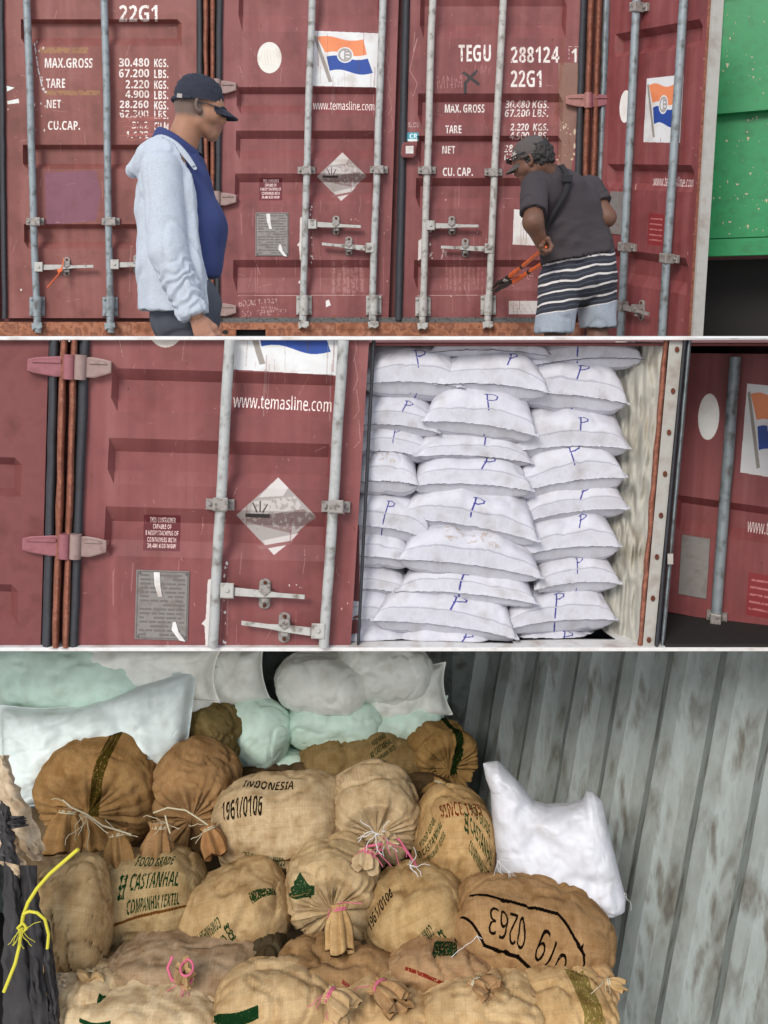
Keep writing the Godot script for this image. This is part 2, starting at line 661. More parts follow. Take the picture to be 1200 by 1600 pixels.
func scuffs(c: Canvas, k: int, x0: float, x1: float, y0: float, y1: float, rg: RandomNumberGenerator) -> void:
	for j in k:             # dry scratches, then thin rust runs that start at a nick
		var p := Vector2(rg.randf_range(x0, x1), rg.randf_range(y0, y1))
		var a := rg.randf_range(-0.5, 0.5) + (PI / 2 if rg.randf() < 0.6 else 0.0)
		var l := 3.0 + 26.0 * pow(rg.randf(), 3.0)
		var m := p + Vector2(cos(a), sin(a)) * l * 0.5 + Vector2(rg.randf_range(-1, 1), rg.randf_range(-1, 1))
		c.line([p, m, p + Vector2(cos(a), sin(a)) * l], rg.randf_range(0.25, 0.7), Color(c8(186, 152, 148), rg.randf_range(0.3, 0.8)), 0.25)
	for j in k / 3:
		var p := Vector2(rg.randf_range(x0, x1), rg.randf_range(y0, y1))
		c.chips(1, p.x, p.y, p.x + 0.1, p.y + 0.1, 1.3, c8(92, 48, 34), rg)
		c.line([p, p + Vector2(rg.randf_range(-0.6, 0.6), rg.randf_range(6, 34))], rg.randf_range(0.5, 1.3), Color(c8(104, 56, 38), 0.5), 0.3)

func canvas_first() -> Canvas:          # right-hand door of the first container
	var f := front(Vector3(0, 0, 1), Vector3(0, 0, -Z1))
	var c := canvas_for(f, -80, -60, 312, 545, 900, 1390, c8(121, 66, 61), 11)
	var rg := rgn(5)
	var w := c8(216, 212, 209)
	c.poly([Vector2(70, 270), Vector2(150, 266), Vector2(158, 300), Vector2(150, 345), Vector2(72, 352)], Color8(112, 66, 82))
	for q in [[62, 74, 138, 83], [72, 141, 156, 149]]:
		c.poly(rect(q[0], q[1], q[2], q[3]), Color(c8(142, 104, 66), 0.85), 0.25)
	c.text("22G1", 186, 8, 246, 34, w, 0.42)
	for q in [["MAX.GROSS", 70, 91, 145, 106], ["TARE", 72, 123, 102, 137], ["NET", 73, 156, 95, 169], ["CU.CAP.", 75, 189, 125, 203]]:
		c.text(q[0], q[1], q[2], q[3], q[4], w, 0.6)
	for q in [["30.480", 186, 91, 233, 104, "KGS.", 92], ["67.200", 186, 108, 233, 121, "LBS.", 109], ["2.220", 196, 125, 233, 138, "KGS.", 126], ["4.900", 196, 141, 233, 153, "LBS.", 142], ["28.260", 187, 157, 232, 169, "KGS.", 158], ["62.300", 187, 172, 232, 184, "LBS.", 173], ["33.2", 206, 190, 232, 201, "CU.M", 191], ["1.172", 196, 205, 232, 216, "CU.F", 206]]:
		var thr := 0.5 if q[2] < 165 else 0.12
		c.text(q[0], q[1], q[2], q[3], q[4], w, thr)
		c.text(q[5], 241, q[6], 263, q[6] + 13, w, thr + 0.1)
	for k in 26:                          # brushed-over patch on the last lines
		var y := rg.randf_range(178, 220)
		c.line([Vector2(184 + rg.randf() * 20, y), Vector2(225 + rg.randf() * 40, y - 2)], 0.9, Color(c8(150, 82, 76), 0.8))
	c.chips(26, 45, 60, 72, 225, 2.6, c8(196, 188, 184), rg)
	c.line([Vector2(54, 68), Vector2(60, 110), Vector2(68, 145)], 2.0, c8(190, 190, 196), 0.2)
	c.chips(14, 190, 380, 300, 500, 3.0, c8(188, 180, 176), rg)
	c.chips(10, 10, 130, 45, 480, 2.0, c8(205, 200, 196), rg)
	c.poly([Vector2(10, 134), Vector2(23, 137), Vector2(11, 143)], c8(210, 226, 222))
	c.poly([Vector2(11, 158), Vector2(29, 154), Vector2(30, 161), Vector2(12, 163)], c8(206, 208, 206))
	c.chips(30, 20, 395, 300, 520, 1.2, c8(92, 50, 44), rg)
	scuffs(c, 90, 20, 300, 10, 490, rg)
	runs(c, 22, 20, 300, 20, 420, Color(c8(104, 58, 54), 0.45), rg)
	runs(c, 12, 20, 300, 200, 470, Color(c8(190, 160, 154), 0.35), rg)
	return c

func canvas_second() -> Canvas:         # left-hand door of the middle container, used again below
	var f := front(Vector3(0, 0, 1), Vector3(0, 0, -Z1))
	var c := canvas_for(f, 280, -60, 635, 545, 860, 1440, c8(119, 61, 62), 23)
	var rg := rgn(8)
	c.poly(ell(421, 90, 19, 24.5, 28), c8(208, 206, 200))
	for k in 5:
		c.line([Vector2(410 + k * 4, 80), Vector2(408 + k * 5, 90), Vector2(412 + k * 4, 102)], 0.8, Color(c8(196, 188, 168), 0.8))
	c.line([Vector2(414, 79), Vector2(430, 79)], 0.8, c8(196, 188, 168))
	flag_sticker(c, [Vector2(488, 48), Vector2(592, 52), Vector2(589, 137), Vector2(487, 134)])
	c.text("www.temasline.com", 489, 158, 585, 172, c8(232, 226, 222), 0.55, 0.02, false)
	# torn diamond sticker
	var d := [Vector2(535, 238), Vector2(572, 274), Vector2(533, 314), Vector2(495, 276)]
	c.poly(d, c8(150, 143, 141))
	c.poly([Vector2(535, 238), Vector2(545, 248), Vector2(540, 256), Vector2(516, 258)], c8(188, 184, 182))
	c.poly([Vector2(512, 262), Vector2(552, 256), Vector2(562, 270), Vector2(530, 286), Vector2(505, 280)], c8(178, 172, 170), 0.15)
	c.poly([Vector2(500, 280), Vector2(560, 268), Vector2(574, 276), Vector2(548, 292), Vector2(520, 286)], c8(120, 102, 100), 0.2)
	c.poly([Vector2(521, 300), Vector2(556, 292), Vector2(548, 301), Vector2(533, 314)], c8(186, 180, 178))
	c.poly([Vector2(516, 306), Vector2(552, 299), Vector2(549, 303), Vector2(520, 309)], c8(128, 84, 84))
	c.poly([Vector2(504, 274), Vector2(528, 274), Vector2(528, 278), Vector2(504, 278)], c8(46, 42, 42))
	c.line([Vector2(511, 264), Vector2(515, 272)], 1.2, c8(60, 50, 50))
	c.line([Vector2(518, 262), Vector2(518, 272)], 1.2, c8(60, 50, 50))
	c.line([Vector2(525, 265), Vector2(521, 272)], 1.2, c8(60, 50, 50))
	# stacking label
	c.poly(rect(405, 278, 441, 313), c8(92, 24, 34))
	var ln := [["THIS CONTAINER", 411, 436], ["CAPABLE OF", 414, 432], ["8 HIGH STACKING OF", 407, 439], ["CONTAINERS WITH", 409, 437], ["30,480 KGS MGW", 409, 437]]
	for k in 5:
		c.text(ln[k][0], ln[k][1], 280.5 + k * 6.4, ln[k][2], 285.2 + k * 6.4, c8(224, 214, 210))
	# peeled paint beside the rods
	c.poly([Vector2(469, 340), Vector2(474, 338), Vector2(473, 400), Vector2(469, 408), Vector2(467, 385), Vector2(464, 383), Vector2(468, 378)], c8(206, 202, 200))
	c.chips(30, 483, 322, 490, 412, 1.6, c8(206, 202, 200), rg)
	c.chips(5, 548, 340, 562, 346, 3.0, c8(210, 206, 204), rg)
	c.chips(8, 470, 270, 490, 290, 2.4, c8(160, 132, 128), rg)
	c.chips(14, 598, 210, 618, 480, 1.5, c8(196, 176, 172), rg)
	c.poly([Vector2(509, 470), Vector2(514, 468), Vector2(517, 477), Vector2(509, 480)], c8(214, 210, 208))
	c.poly(ell(469, 441, 3, 2.6, 10), c8(190, 184, 182))
	c.line([Vector2(372, 462), Vector2(597, 461)], 0.7, c8(186, 160, 158))
	c.text("BDSM T-1241", 373, 468, 432, 477, Color(c8(196, 176, 172), 0.85), 0.1, -0.06, false)
	c.text("DT2W", 408, 479, 434, 488, Color(c8(190, 168, 166), 0.75), 0.1, -0.05, false)
	c.text("50  GTD  32", 378, 484, 448, 493, Color(c8(188, 164, 160), 0.7), 0.1, -0.05, false)
	c.line([Vector2(333, 372), Vector2(337, 366), Vector2(344, 368), Vector2(340, 366), Vector2(340, 388), Vector2(343, 394)], 0.9, Color(c8(206, 190, 188), 0.8))
	for k in 7:
		c.line([Vector2(520 + k * 7 + rg.randf() * 4, 400 + rg.randf() * 30), Vector2(521 + k * 7 + rg.randf() * 4, 450 + rg.randf() * 10)], 3.0 + rg.randf() * 3, Color(c8(190, 165, 162), 0.28), 0.2)
	runs(c, 10, 488, 590, 100, 140, Color(c8(150, 128, 126), 0.5), rg)
	scuffs(c, 90, 345, 622, 10, 492, rg)
	runs(c, 26, 375, 620, 20, 460, Color(c8(108, 56, 58), 0.4), rg)
	runs(c, 22, 375, 620, 300, 480, Color(c8(186, 152, 150), 0.3), rg)
	c.chips(40, 345, 490, 630, 504, 2.2, c8(128, 62, 34), rg)
	c.chips(30, 350, 60, 625, 480, 0.8, c8(84, 44, 42), rg)
	for k in 5:
		c.line([Vector2(600 + k * 3, 60 + k * 30), Vector2(606 + k * 2, 80 + k * 30), Vector2(604 + k, 95 + k * 28)], 0.5, Color(c8(184, 150, 148), 0.7))
	return c

func canvas_third() -> Canvas:          # right-hand door of the middle container
	var f := front(Vector3(0, 0, 1), Vector3(0, 0, -Z1))
	var c := canvas_for(f, 628, -60, 930, 545, 760, 1500, c8(118, 60, 61), 37)
	var rg := rgn(15)
	var w := c8(216, 212, 209)
	c.poly([Vector2(872, 98), Vector2(905, 98), Vector2(900, 210), Vector2(888, 300), Vector2(868, 300), Vector2(874, 200)], Color(c8(128, 98, 84), 0.85), 0.5)
	c.line([Vector2(880, 60), Vector2(878, 100), Vector2(870, 160), Vector2(866, 200)], 5.0, Color(c8(120, 66, 48), 0.6), 0.15)
	c.chips(30, 868, 190, 905, 250, 2.5, c8(190, 172, 150), rg)
	c.text("TEGU", 716, 70, 767, 96, w, 0.5)
	c.text("288124", 798, 73, 874, 98, w, 0.42)
	c.text("1", 893, 76, 901, 97, w, 0.5)
	for q in [[Vector2(889, 73), Vector2(904, 73)], [Vector2(889, 73), Vector2(889, 99)], [Vector2(904, 73), Vector2(904, 99)]]:
		c.line(q, 0.9, Color(w, 0.8), 0.1)
	c.text("22G1", 798, 110, 846, 136, w, 0.42)
	for q in [["MAX. GROSS", 695, 163, 757, 176], ["TARE", 696, 196, 721, 208], ["NET", 691, 228, 711, 240], ["CU. CAP.", 692, 262, 739, 275]]:
		c.text(q[0], q[1], q[2], q[3], q[4], w, 0.5)
	for q in [["30.480 KGS.", 790, 157, 858, 169, 0.36], ["67.200 LBS.", 789, 171, 857, 183, 0.3], ["2.220  KGS.", 798, 193, 857, 204, 0.3], ["4.900  LBS.", 797, 206, 857, 218, 0.28], ["28.260 KGS.", 788, 226, 856, 238, 0.2], ["62.300 LBS.", 788, 240, 856, 251, 0.2], ["33.2 CU.M.", 800, 262, 856, 273, 0.15]]:
		c.text(q[0], q[1], q[2], q[3], q[4], w, q[5], 0.0, true, 0.12)
	for q in [[Vector2(725, 114), Vector2(747, 131)], [Vector2(744, 112), Vector2(727, 130)], [Vector2(727, 132), Vector2(727, 145)]]:
		c.line(q, 5.0, c8(44, 34, 36))
	c.text("MNM", 683, 118, 722, 138, Color(c8(180, 140, 138), 0.5), 0.2, -0.05, false)
	c.text("UMY", 742, 102, 768, 115, Color(c8(176, 134, 132), 0.45), 0.2, 0.1, false)
	c.line([Vector2(648, 50), Vector2(646, 80), Vector2(652, 60), Vector2(640, 110), Vector2(652, 130), Vector2(646, 150), Vector2(642, 146)], 0.8, Color(c8(190, 156, 152), 0.7))
	# stickers at the middle of the pair
	c.poly(rect(636, 207, 654, 221), c8(64, 148, 166))
	c.text("CR", 640, 209, 652, 216, c8(226, 240, 242))
	c.poly(rect(637, 217, 653, 221), c8(214, 226, 228))
	c.text("KZOO", 638, 191, 655, 199, Color(c8(196, 178, 176), 0.8), 0.1)
	# white papers low on the door
	c.poly([Vector2(803, 327), Vector2(842, 329), Vector2(842, 384), Vector2(801, 382)], c8(206, 204, 202))
	c.poly(rect(795, 470, 842, 491), c8(192, 186, 184))
	for k in 12:
		c.line([Vector2(797 + k * 3, 476 + (k % 3) * 5), Vector2(800 + k * 3, 478 + (k % 3) * 5)], 0.8, c8(150, 140, 138))
	c.poly([Vector2(654, 376), Vector2(660, 372), Vector2(660, 402), Vector2(653, 408)], c8(204, 200, 198))
	c.chips(24, 668, 340, 676, 405, 1.8, c8(204, 200, 198), rg)
	c.chips(8, 686, 384, 700, 408, 3.0, c8(170, 140, 138), rg)
	c.chips(24, 640, 300, 860, 490, 1.0, c8(200, 190, 186), rg)
	c.text("1705", 812, 428, 834, 437, Color(c8(188, 160, 158), 0.8), 0.1, -0.1, false)
	c.line([Vector2(652, 462), Vector2(760, 461)], 0.7, c8(186, 160, 158))
	for k in 9:
		c.line([Vector2(695 + k * 7 + rg.randf() * 4, 390 + rg.randf() * 30), Vector2(696 + k * 7 + rg.randf() * 4, 450 + rg.randf() * 10)], 3.0, Color(c8(190, 165, 162), 0.22), 0.2)
	scuffs(c, 90, 640, 900, 10, 492, rg)
	runs(c, 26, 650, 880, 20, 460, Color(c8(108, 56, 58), 0.4), rg)
	runs(c, 16, 650, 880, 250, 480, Color(c8(186, 152, 150), 0.3), rg)
	c.chips(40, 635, 490, 900, 504, 2.0, c8(124, 64, 40), rg)
	return c

func canvas_open(f: Front) -> Canvas:   # swung door at the right, used again below
	var c := canvas_for(f, -30, -60, 225, 560, 640, 1400, c8(123, 58, 60), 51)
	var rg := rgn(19)
	c.poly(ell(37, 152, 14, 23, 26), c8(226, 226, 224))
	flag_sticker(c, [Vector2(84, 116), Vector2(163, 116), Vector2(163, 205), Vector2(83, 203)])
	c.text("www.temasline.com", 97, 249, 186, 263, c8(224, 216, 214), 0.5, 0.0, false)
	c.poly(rect(104, 302, 138, 346), c8(124, 30, 36))
	for k in 5:
		c.line([Vector2(108, 309 + k * 7.5), Vector2(134, 309 + k * 7.5)], 2.2, Color(c8(176, 110, 108), 0.9), 0.3)
	c.chips(20, 0, 190, 200, 480, 1.4, c8(92, 48, 44), rg)
	runs(c, 20, 10, 195, 20, 420, Color(c8(112, 56, 56), 0.4), rg)
	c.chips(30, 188, 40, 208, 520, 2.0, c8(150, 128, 118), rg)
	c.line([Vector2(60, 262), Vector2(70, 270)], 1.0, c8(190, 160, 150))
	return c

const RECESS4 := [[48, 57, 73, 81], [234, 243, 260, 270], [358, 370, 392, 408]]

func swung_door(f: Front, parent: Node, c: Canvas) -> void:
	var d := door_panel(f, c, parent, [-8, -22], [209, 209], -60, 520, RECESS4, 14, 14, M.door4)
	rod(f, d, 68, -60, 66, 520, M.galv_blue, 0.026)
	rod(f, d, 170, -60, 160, 520, M.galv_blue, 0.026)
	bracket(f, d, 66, 353, M.galv)
	bracket(f, d, 162, 361, M.galv)
	bracket(f, d, 68, 20, M.galv)
	lock(f, d, 66, 440, 130, 443, 100, M.galv, M.galv)
	plate(f, d, rect(11, 274, 50, 337), M.plate)
	var mb := MB.new()
	slab(mb, f, rect(209, -60, 213, 520), -0.075, 0.004, 0.2)
	obj("door_edge", mb, M.edge_grey, d)
	mb = MB.new()
	slab(mb, f, rect(205.5, -60, 208.8, 520), 0.001, 0.012, 0.2)
	obj("door_seal", mb, M.rust_post, d)

func plate(f: Front, parent: Node, q: Array, m: Material, off := 0.0) -> void:
	var mb := MB.new()
	slab(mb, f, q, off, off + 0.006, 0.4)
	obj("data_plate", mb, m, parent)

# the engraved lines, border and rivets of a data plate
func plate_detail(f: Front, parent: Node, x0: float, y0: float, x1: float, y1: float) -> void:
	var mb := MB.new()
	var rg := rgn(int(x0))
	for k in 15:
		var y := lerpf(y0 + 5, y1 - 5, k / 14.0)
		var x := x0 + 4.0
		while x < x1 - 8:
			var w := minf(rg.randf_range(3, 13), x1 - 4 - x)
			if rg.randf() < 0.8:
				slab(mb, f, rect(x, y - 0.9, x + w, y + 0.9), 0.006, 0.0072, 0.1)
			x += w + 1.6
	for q in [rect(x0 + 1, y0 + 1, x1 - 1, y0 + 2), rect(x0 + 1, y1 - 2, x1 - 1, y1 - 1), rect(x0 + 1, y0 + 2, x0 + 2, y1 - 2), rect(x1 - 2, y0 + 2, x1 - 1, y1 - 2)]:
		slab(mb, f, q, 0.006, 0.008, 0.2)
	for q in [Vector2(x0 + 3, y0 + 3), Vector2(x1 - 3, y0 + 3), Vector2(x0 + 3, y1 - 3), Vector2(x1 - 3, y1 - 3)]:
		slab(mb, f, ell(q.x, q.y, 1.5, 1.5, 8), 0.006, 0.012, 0.4)
	if mb.v.size():
		obj("plate_lettering", mb, M.plate_dark, parent).set_meta("kind", "stuff")
	mb = MB.new()
	var cx := (x0 + x1) / 2
	slab(mb, f, [Vector2(cx - 9, y0 + 2), Vector2(cx - 3, y0 + 2), Vector2(cx - 2, y0 + 16), Vector2(cx, y0 + 26), Vector2(cx - 4, y0 + 26), Vector2(cx - 8, y0 + 14)], 0.0085, 0.0098, 0.3)
	slab(mb, f, [Vector2(cx + 11, y0 + 50), Vector2(cx + 14, y0 + 50), Vector2(cx + 17, y0 + 60), Vector2(cx + 24, y0 + 69), Vector2(cx + 18, y0 + 68), Vector2(cx + 10, y0 + 58)], 0.0085, 0.0098, 0.3)
	if mb.v.size():
		obj("paint_splash", mb, M.white_paint, parent).set_meta("kind", "stuff")

# left-hand door with the seam and hinges beside it; it stands in the middle container and again in the opened one
const RECESS2 := [[-24, -14, 24, 50], [136, 147, 165, 178], [204, 217, 235, 249], [271, 285, 303, 319], [406, 418, 434, 457]]

func second_door(f: Front, parent: Node, c: Canvas) -> void:
	var d := door_panel(f, c, parent, [349, 338], [623, 606], -60, 497, RECESS2, 24, 26, M.door2)
	rod(f, d, 489, -60, 473, 500, M.rod)
	rod(f, d, 600, -60, 581, 500, M.rod)
	for q in [[479, 266], [592, 265]]:
		bracket(f, d, q[0], q[1], M.galv)
	lock(f, d, 488, 350, 564, 354, 525, M.rodpale, M.galv)
	lock(f, d, 578, 387, 503, 381, 545, M.rodpale, M.galv)
	for q in [[475, 478], [584, 478]]:
		rod_foot(f, d, q[0], q[1], M.rodpale)
	plate(f, d, rect(399, 332, 451, 400), M.plate)
	plate_detail(f, d, 399, 332, 451, 400)
	for y in [136, 311, 484]:
		hinge(f, d, 341, 369, y, M.hinge_grey)
	strip(f, parent, "door_seal", 337, 350, 333, 344, -60, 498, -0.01, 0.034, M.rubber, 1.0)

const RECESS1 := [[30, 37, 60, 72], [226, 233, 256, 264], [350, 357, 378, 389]]

func first_door(f: Front, parent: Node, c: Canvas, m: Material = null) -> void:
	var d := door_panel(f, c, parent, [6, 14], [307, 308], -60, 497, RECESS1, 26, 23, m if m else M.door1)
	rod(f, d, 40, -60, 59, 520, M.galv_blue)
	rod(f, d, 162, -60, 173, 520, M.galv_blue)
	for q in [[55, 346], [173, 346]]:
		bracket(f, d, q[0], q[1], M.galv)
	lock(f, d, 60, 417, 146, 416, 104, M.rodpale, M.galv)
	lock(f, d, 179, 413, 256, 412, 214, M.rodpale, M.galv)
	for q in [[58, 480], [172, 480]]:
		rod_foot(f, d, q[0], q[1], M.galv_blue)
	for y in [136, 311, 484]:
		hinge(f, d, 326, 287, y, M.hinge_pink)

func third_door(f: Front, parent: Node, c: Canvas) -> void:
	var d := door_panel(f, c, parent, [641, 628], [908, 889], -60, 497, [[-24, 10, 40, 60], [146, 160, 180, 196], [212, 221, 243, 258], [278, 291, 309, 326], [406, 417, 434, 454]], 16, 22, M.door3)
	rod(f, d, 679, -60, 659, 500, M.rodpale)
	rod(f, d, 789, -60, 762, 500, M.rodpale)
	for q in [[667, 266], [771, 269]]:
		bracket(f, d, q[0], q[1], M.galv)
	lock(f, d, 673, 352, 748, 353, 706, M.rodpale, M.galv)
	lock(f, d, 764, 388, 689, 386, 727, M.rodpale, M.galv)
	for q in [[661, 480], [763, 478]]:
		rod_foot(f, d, q[0], q[1], M.rodpale)
	hinge(f, d, 917, 884, 157, M.hinge_brown)
	hinge(f, d, 905, 872, 420, M.hinge_brown)

func seam_left(f: Front, parent: Node) -> void:      # the two posts and the first container's seal
	strip(f, parent, "door_seal", 307, 317, 309, 319, -60, 498, -0.01, 0.034, M.rubber, 1.0)
	strip(f, parent, "corner_post", 317, 326, 318, 327, -60, 530, -0.03, 0.05, M.rust_post, 1.3)

# ---------------------------------------------------------------- sacks
func crease(p: Vector3, f: float) -> float:     # sharp folds: 0 nearly everywhere, 1 on a fold line
	return maxf(0.0, 1.0 - absf(nz2.get_noise_3dv(p * f)) * 9.0)

func smooth(a: float, b: float, x: float) -> float:
	var t := clampf((x - a) / (b - a), 0.0, 1.0)
	return t * t * (3.0 - 2.0 * t)

# pillow sack: two sheets sewn together along the rim; local x along the sack, y across it, z through it
func pillow(mb: MB, c: Vector3, b: Basis, w: float, h: float, t: float, sd: int, wr := 1.0, bend := 0.0, outline: Callable = no_fn, nu := 54, nv := 40) -> void:
	var o := Vector3(fmod(sd * 3.7, 91.0), fmod(sd * 1.3, 57.0), fmod(sd * 2.1, 43.0))
	for side in [1.0, -1.0]:
		var P := PackedVector3Array()
		var U := PackedVector2Array()
		for y in nv:
			for x in nu:
				var u := -1.05 + 2.1 * x / (nu - 1)
				var v := -1.06 + 2.12 * y / (nv - 1)
				var uc := clampf(u, -1, 1)
				var vc := clampf(v, -1, 1)
				var q: Vector2
				if outline.is_valid():
					q = outline.call(u, v)
				else:
					q = Vector2(w * 0.5 * u * (1.0 - 0.10 * (1.0 - vc * vc)), h * 0.5 * v * (1.0 - 0.09 * (1.0 - uc * uc)))
				var prof := pow(maxf(0.0, (1.0 - pow(absf(uc), 3.4)) * (1.0 - pow(absf(vc), 2.8))), 0.40)
				var edge := 1.0 - prof
				var p := Vector3(q.x, q.y, 0.0) + o
				var lump := nz.get_noise_3dv(p * 4.0) * 0.16 + nz.get_noise_3dv(p * 11.0) * 0.035
				var z: float = t * 0.5 * prof * (1.0 + lump * wr) * side
				var ps := p + Vector3(0, 0, side * 9.0)
				var stretch := Vector3(ps.x * 0.7, ps.y * 1.5, ps.z)
				var fold := crease(stretch, 5.5) * 0.008 + crease(stretch + Vector3(7, 3, 1), 11.0) * 0.0045
				z -= fold * wr * side * (0.22 + 0.8 * edge) * (1.0 if prof > 0.0 else 0.0)
				var rim := sin(u * 17.0 + nz.get_noise_2d(u * 60 + o.x, v * 60) * 4.0) + sin(v * 15.0 + o.y)
				z += rim * 0.0008 * wr * edge * edge + side * 0.0012
				z -= bend * uc * uc
				z += nz.get_noise_2d(u * 40 + o.x * 9, v * 40 + o.y * 9) * 0.0015 * wr * edge
				P.append(c + b * Vector3(q.x, q.y, z))
				U.append(Vector2(0.5 + 0.5 * uc, 0.5 - 0.5 * vc))
		mb.sheet(P, U, nu, nv, side > 0.0)

# stuffed bag: local x is its axis; tie > 0 gathers the +x end into a neck, uv unrolls it
func bag(mb: MB, c: Vector3, b: Basis, l: float, ry: float, rz: float, sd: int, tie := 0.0, wr := 1.0, endon := false, box := 2.5) -> void:
	var nu := 96
	var nv := 64
	var o := Vector3(fmod(sd * 4.1, 83.0), fmod(sd * 2.7, 61.0), fmod(sd * 1.9, 47.0))
	var P := PackedVector3Array()
	var U := PackedVector2Array()
	var pleats := 9 + sd % 4
	for y in nv:
		var s := -1.0 + 2.0 * y / (nv - 1)
		var t := sin(s * PI * 0.5)
		var r0 := pow(maxf(0.0, 1.0 - pow(absf(t), 3.4)), 0.5)
		for x in nu:
			var a := TAU * x / (nu - 1)
			var ca := cos(a)
			var sa := sin(a)
			var k := pow(pow(absf(ca), box) + pow(absf(sa), box), -1.0 / box)
			var p := Vector3(t * l * 0.5, sa * k * r0 * ry, ca * k * r0 * rz)
			var pp := p + o
			var d := nz.get_noise_3dv(pp * 2.6) * 0.030 + nz.get_noise_3dv(pp * 7.0) * 0.010
			var fw := Vector3(pp.x * 1.4, pp.y, pp.z)
			d -= (crease(fw, 3.6) * 0.018 + crease(fw + Vector3(5, 2, 8), 7.0) * 0.010) * wr
			d += nz.get_noise_3dv(pp * 30.0) * 0.0025
			var xx := p.x
			if tie > 0.0 and t > 0.0:
				var g := smooth(0.25, 1.0, t)
				var ph := a * pleats + nz.get_noise_2d(ca * 30 + o.x, sa * 30) * 5.0
				d += (absf(sin(ph * 0.5)) - 0.6) * 0.034 * g * (1.0 - smooth(0.97, 1.0, t)) * tie * clampf(r0 * 2.2, 0.15, 1.0)
				xx -= smooth(0.72, 1.0, t) * 0.055 * tie
				xx += (absf(sin(ph * 0.5)) - 0.5) * 0.026 * smooth(0.6, 0.95, t) * tie * clampf(r0 * 2.0, 0.1, 1.0)
			var dir := Vector3(signf(t) * absf(t) * 0.6 * (1.0 - r0), sa * (0.25 + r0), ca * (0.25 + r0)).normalized()
			var q := Vector3(xx, p.y, p.z) + dir * d * minf(1.0, 0.3 + r0 * 1.4)
			P.append(c + b * q)
			if endon:
				U.append(Vector2(0.5 - ca * r0 * k * 0.5, 0.5 - sa * r0 * k * 0.5))
			else:
				U.append(Vector2(0.5 + t * 0.5, 0.5 - wrapf(a, -PI, PI) / TAU) if x < nu / 2 else Vector2(0.5 + t * 0.5, 0.5 - (a - TAU) / TAU))
	mb.sheet(P, U, nu, nv, false, true)

# the loose cloth beyond the knot: a pleated frill that leaves the knot along d
func neck(mb: MB, at: Vector3, d: Vector3, l: float, r: float, sd: int) -> void:
	var rg := rgn(sd)
	var e1 := d.cross(Vector3(0.3, 0.9, 0.2)).normalized()
	var e2 := d.cross(e1).normalized()
	var P := PackedVector3Array()
	var U := PackedVector2Array()
	var n := 5 + sd % 3
	var ph0 := rg.randf() * TAU
	for y in 18:
		var q := y / 17.0
		var rr := lerpf(r * 0.55, r, smooth(0.0, 0.7, q))
		if y < 4:
			rr = r * (0.55 + 0.3 * (1.0 - q * 5.0))
		for x in 49:
			var a := TAU * x / 48.0
			var f := 1.0 + 0.34 * sin(a * n + ph0 + q * 1.5) * smooth(0.0, 0.4, q) + 0.12 * sin(a * (n * 2 + 1) + q * 3.0)
			var sag := Vector3(0, -1, 0) * q * q * l * 0.3
			var flat := 0.62
			P.append(at + d * (l * q + 0.012 * sin(a * 3.0 + ph0) * q) + (e1 * cos(a) * rr + e2 * sin(a) * rr * flat) * f + sag)
			U.append(Vector2(0.3 + 0.2 * x / 48.0, 0.2 + 0.2 * q))
	# fold the open mouth inwards
	for x in 49:
		var a := P[17 * 49 + x]
		P.append(a.lerp(at + d * l * 0.72 + Vector3(0, -1, 0) * l * 0.2, 0.8))
		U.append(Vector2(0.4, 0.4))
	mb.sheet(P, U, 49, 19, true, true)

func cord(mb: MB, pts: Array, r: float, sides := 6) -> void:
	var rad := []
	for p in pts:
		rad.append(r)
	mb.tube(pts, rad, sides)

func ring_cord(mb: MB, at: Vector3, d: Vector3, r: float, w: float, turns := 2) -> void:
	var e1 := d.cross(Vector3(0.3, 0.9, 0.2)).normalized()
	var e2 := d.cross(e1).normalized()
	var pts := []
	for k in 14 * turns + 1:
		var a := TAU * k / 14.0
		pts.append(at + (e1 * cos(a) + e2 * sin(a) * 0.7) * r + d * (k * w * 0.16))
	cord(mb, pts, w)

func strands(mb: MB, at: Vector3, b: Basis, k: int, l: float, w: float, sd: int) -> void:
	var rg := rgn(sd)
	for j in k:
		var d := Vector3(rg.randf_range(-1, 1), rg.randf_range(-1.2, 0.5), rg.randf_range(0.1, 0.6))
		var pts := []
		var p := at
		for q in 8:
			pts.append(p)
			d = (d + Vector3(rg.randf_range(-0.6, 0.6), rg.randf_range(-0.7, 0.4), rg.randf_range(-0.25, 0.2))).normalized()
			p += b * d * l / 7.0
		cord(mb, pts, w, 5)

var weave: Image

func make_weave() -> void:
	var n := 96
	var t := Image.create(n, n, false, Image.FORMAT_RGB8)
	var rg := rgn(4)
	var row := []
	var col := []
	for k in n:
		row.append(rg.randf())
		col.append(rg.randf())
	for y in n:
		for x in n:
			var over := ((x / 2 + y / 2) % 2) == 0
			var v: float = 0.89 + 0.10 * (row[y / 2 * 2] if over else col[x / 2 * 2]) - (0.06 if x % 2 == 0 and not over else 0.0) - (0.05 if y % 2 == 0 and over else 0.0) + rg.randf_range(-0.06, 0.06)
			t.set_pixel(x, y, Color(v, v * 0.985, v * 0.96).clamp(Color.BLACK, Color.WHITE))
	weave = Image.create(576, 576, false, Image.FORMAT_RGB8)
	for y in 6:
		for x in 6:
			weave.blit_rect(t, Rect2i(0, 0, n, n), Vector2i(x * n, y * n))

func burlap_canvas(sd: int) -> Canvas:
	var c := Canvas.new()
	c.img = weave.duplicate()
	c.wear.frequency = 0.11
	c.wear.seed = sd
	c.wear.fractal_octaves = 3
	return c

func burlap(tint: Color, c: Canvas) -> StandardMaterial3D:
	var t := c.tex()
	var m := mat(tint, 0.95, 0.0, M.soil, 1.3, t)
	m.metallic_specular = 0.15
	m.heightmap_enabled = true
	m.heightmap_texture = t
	m.heightmap_scale = 0.14
	return m

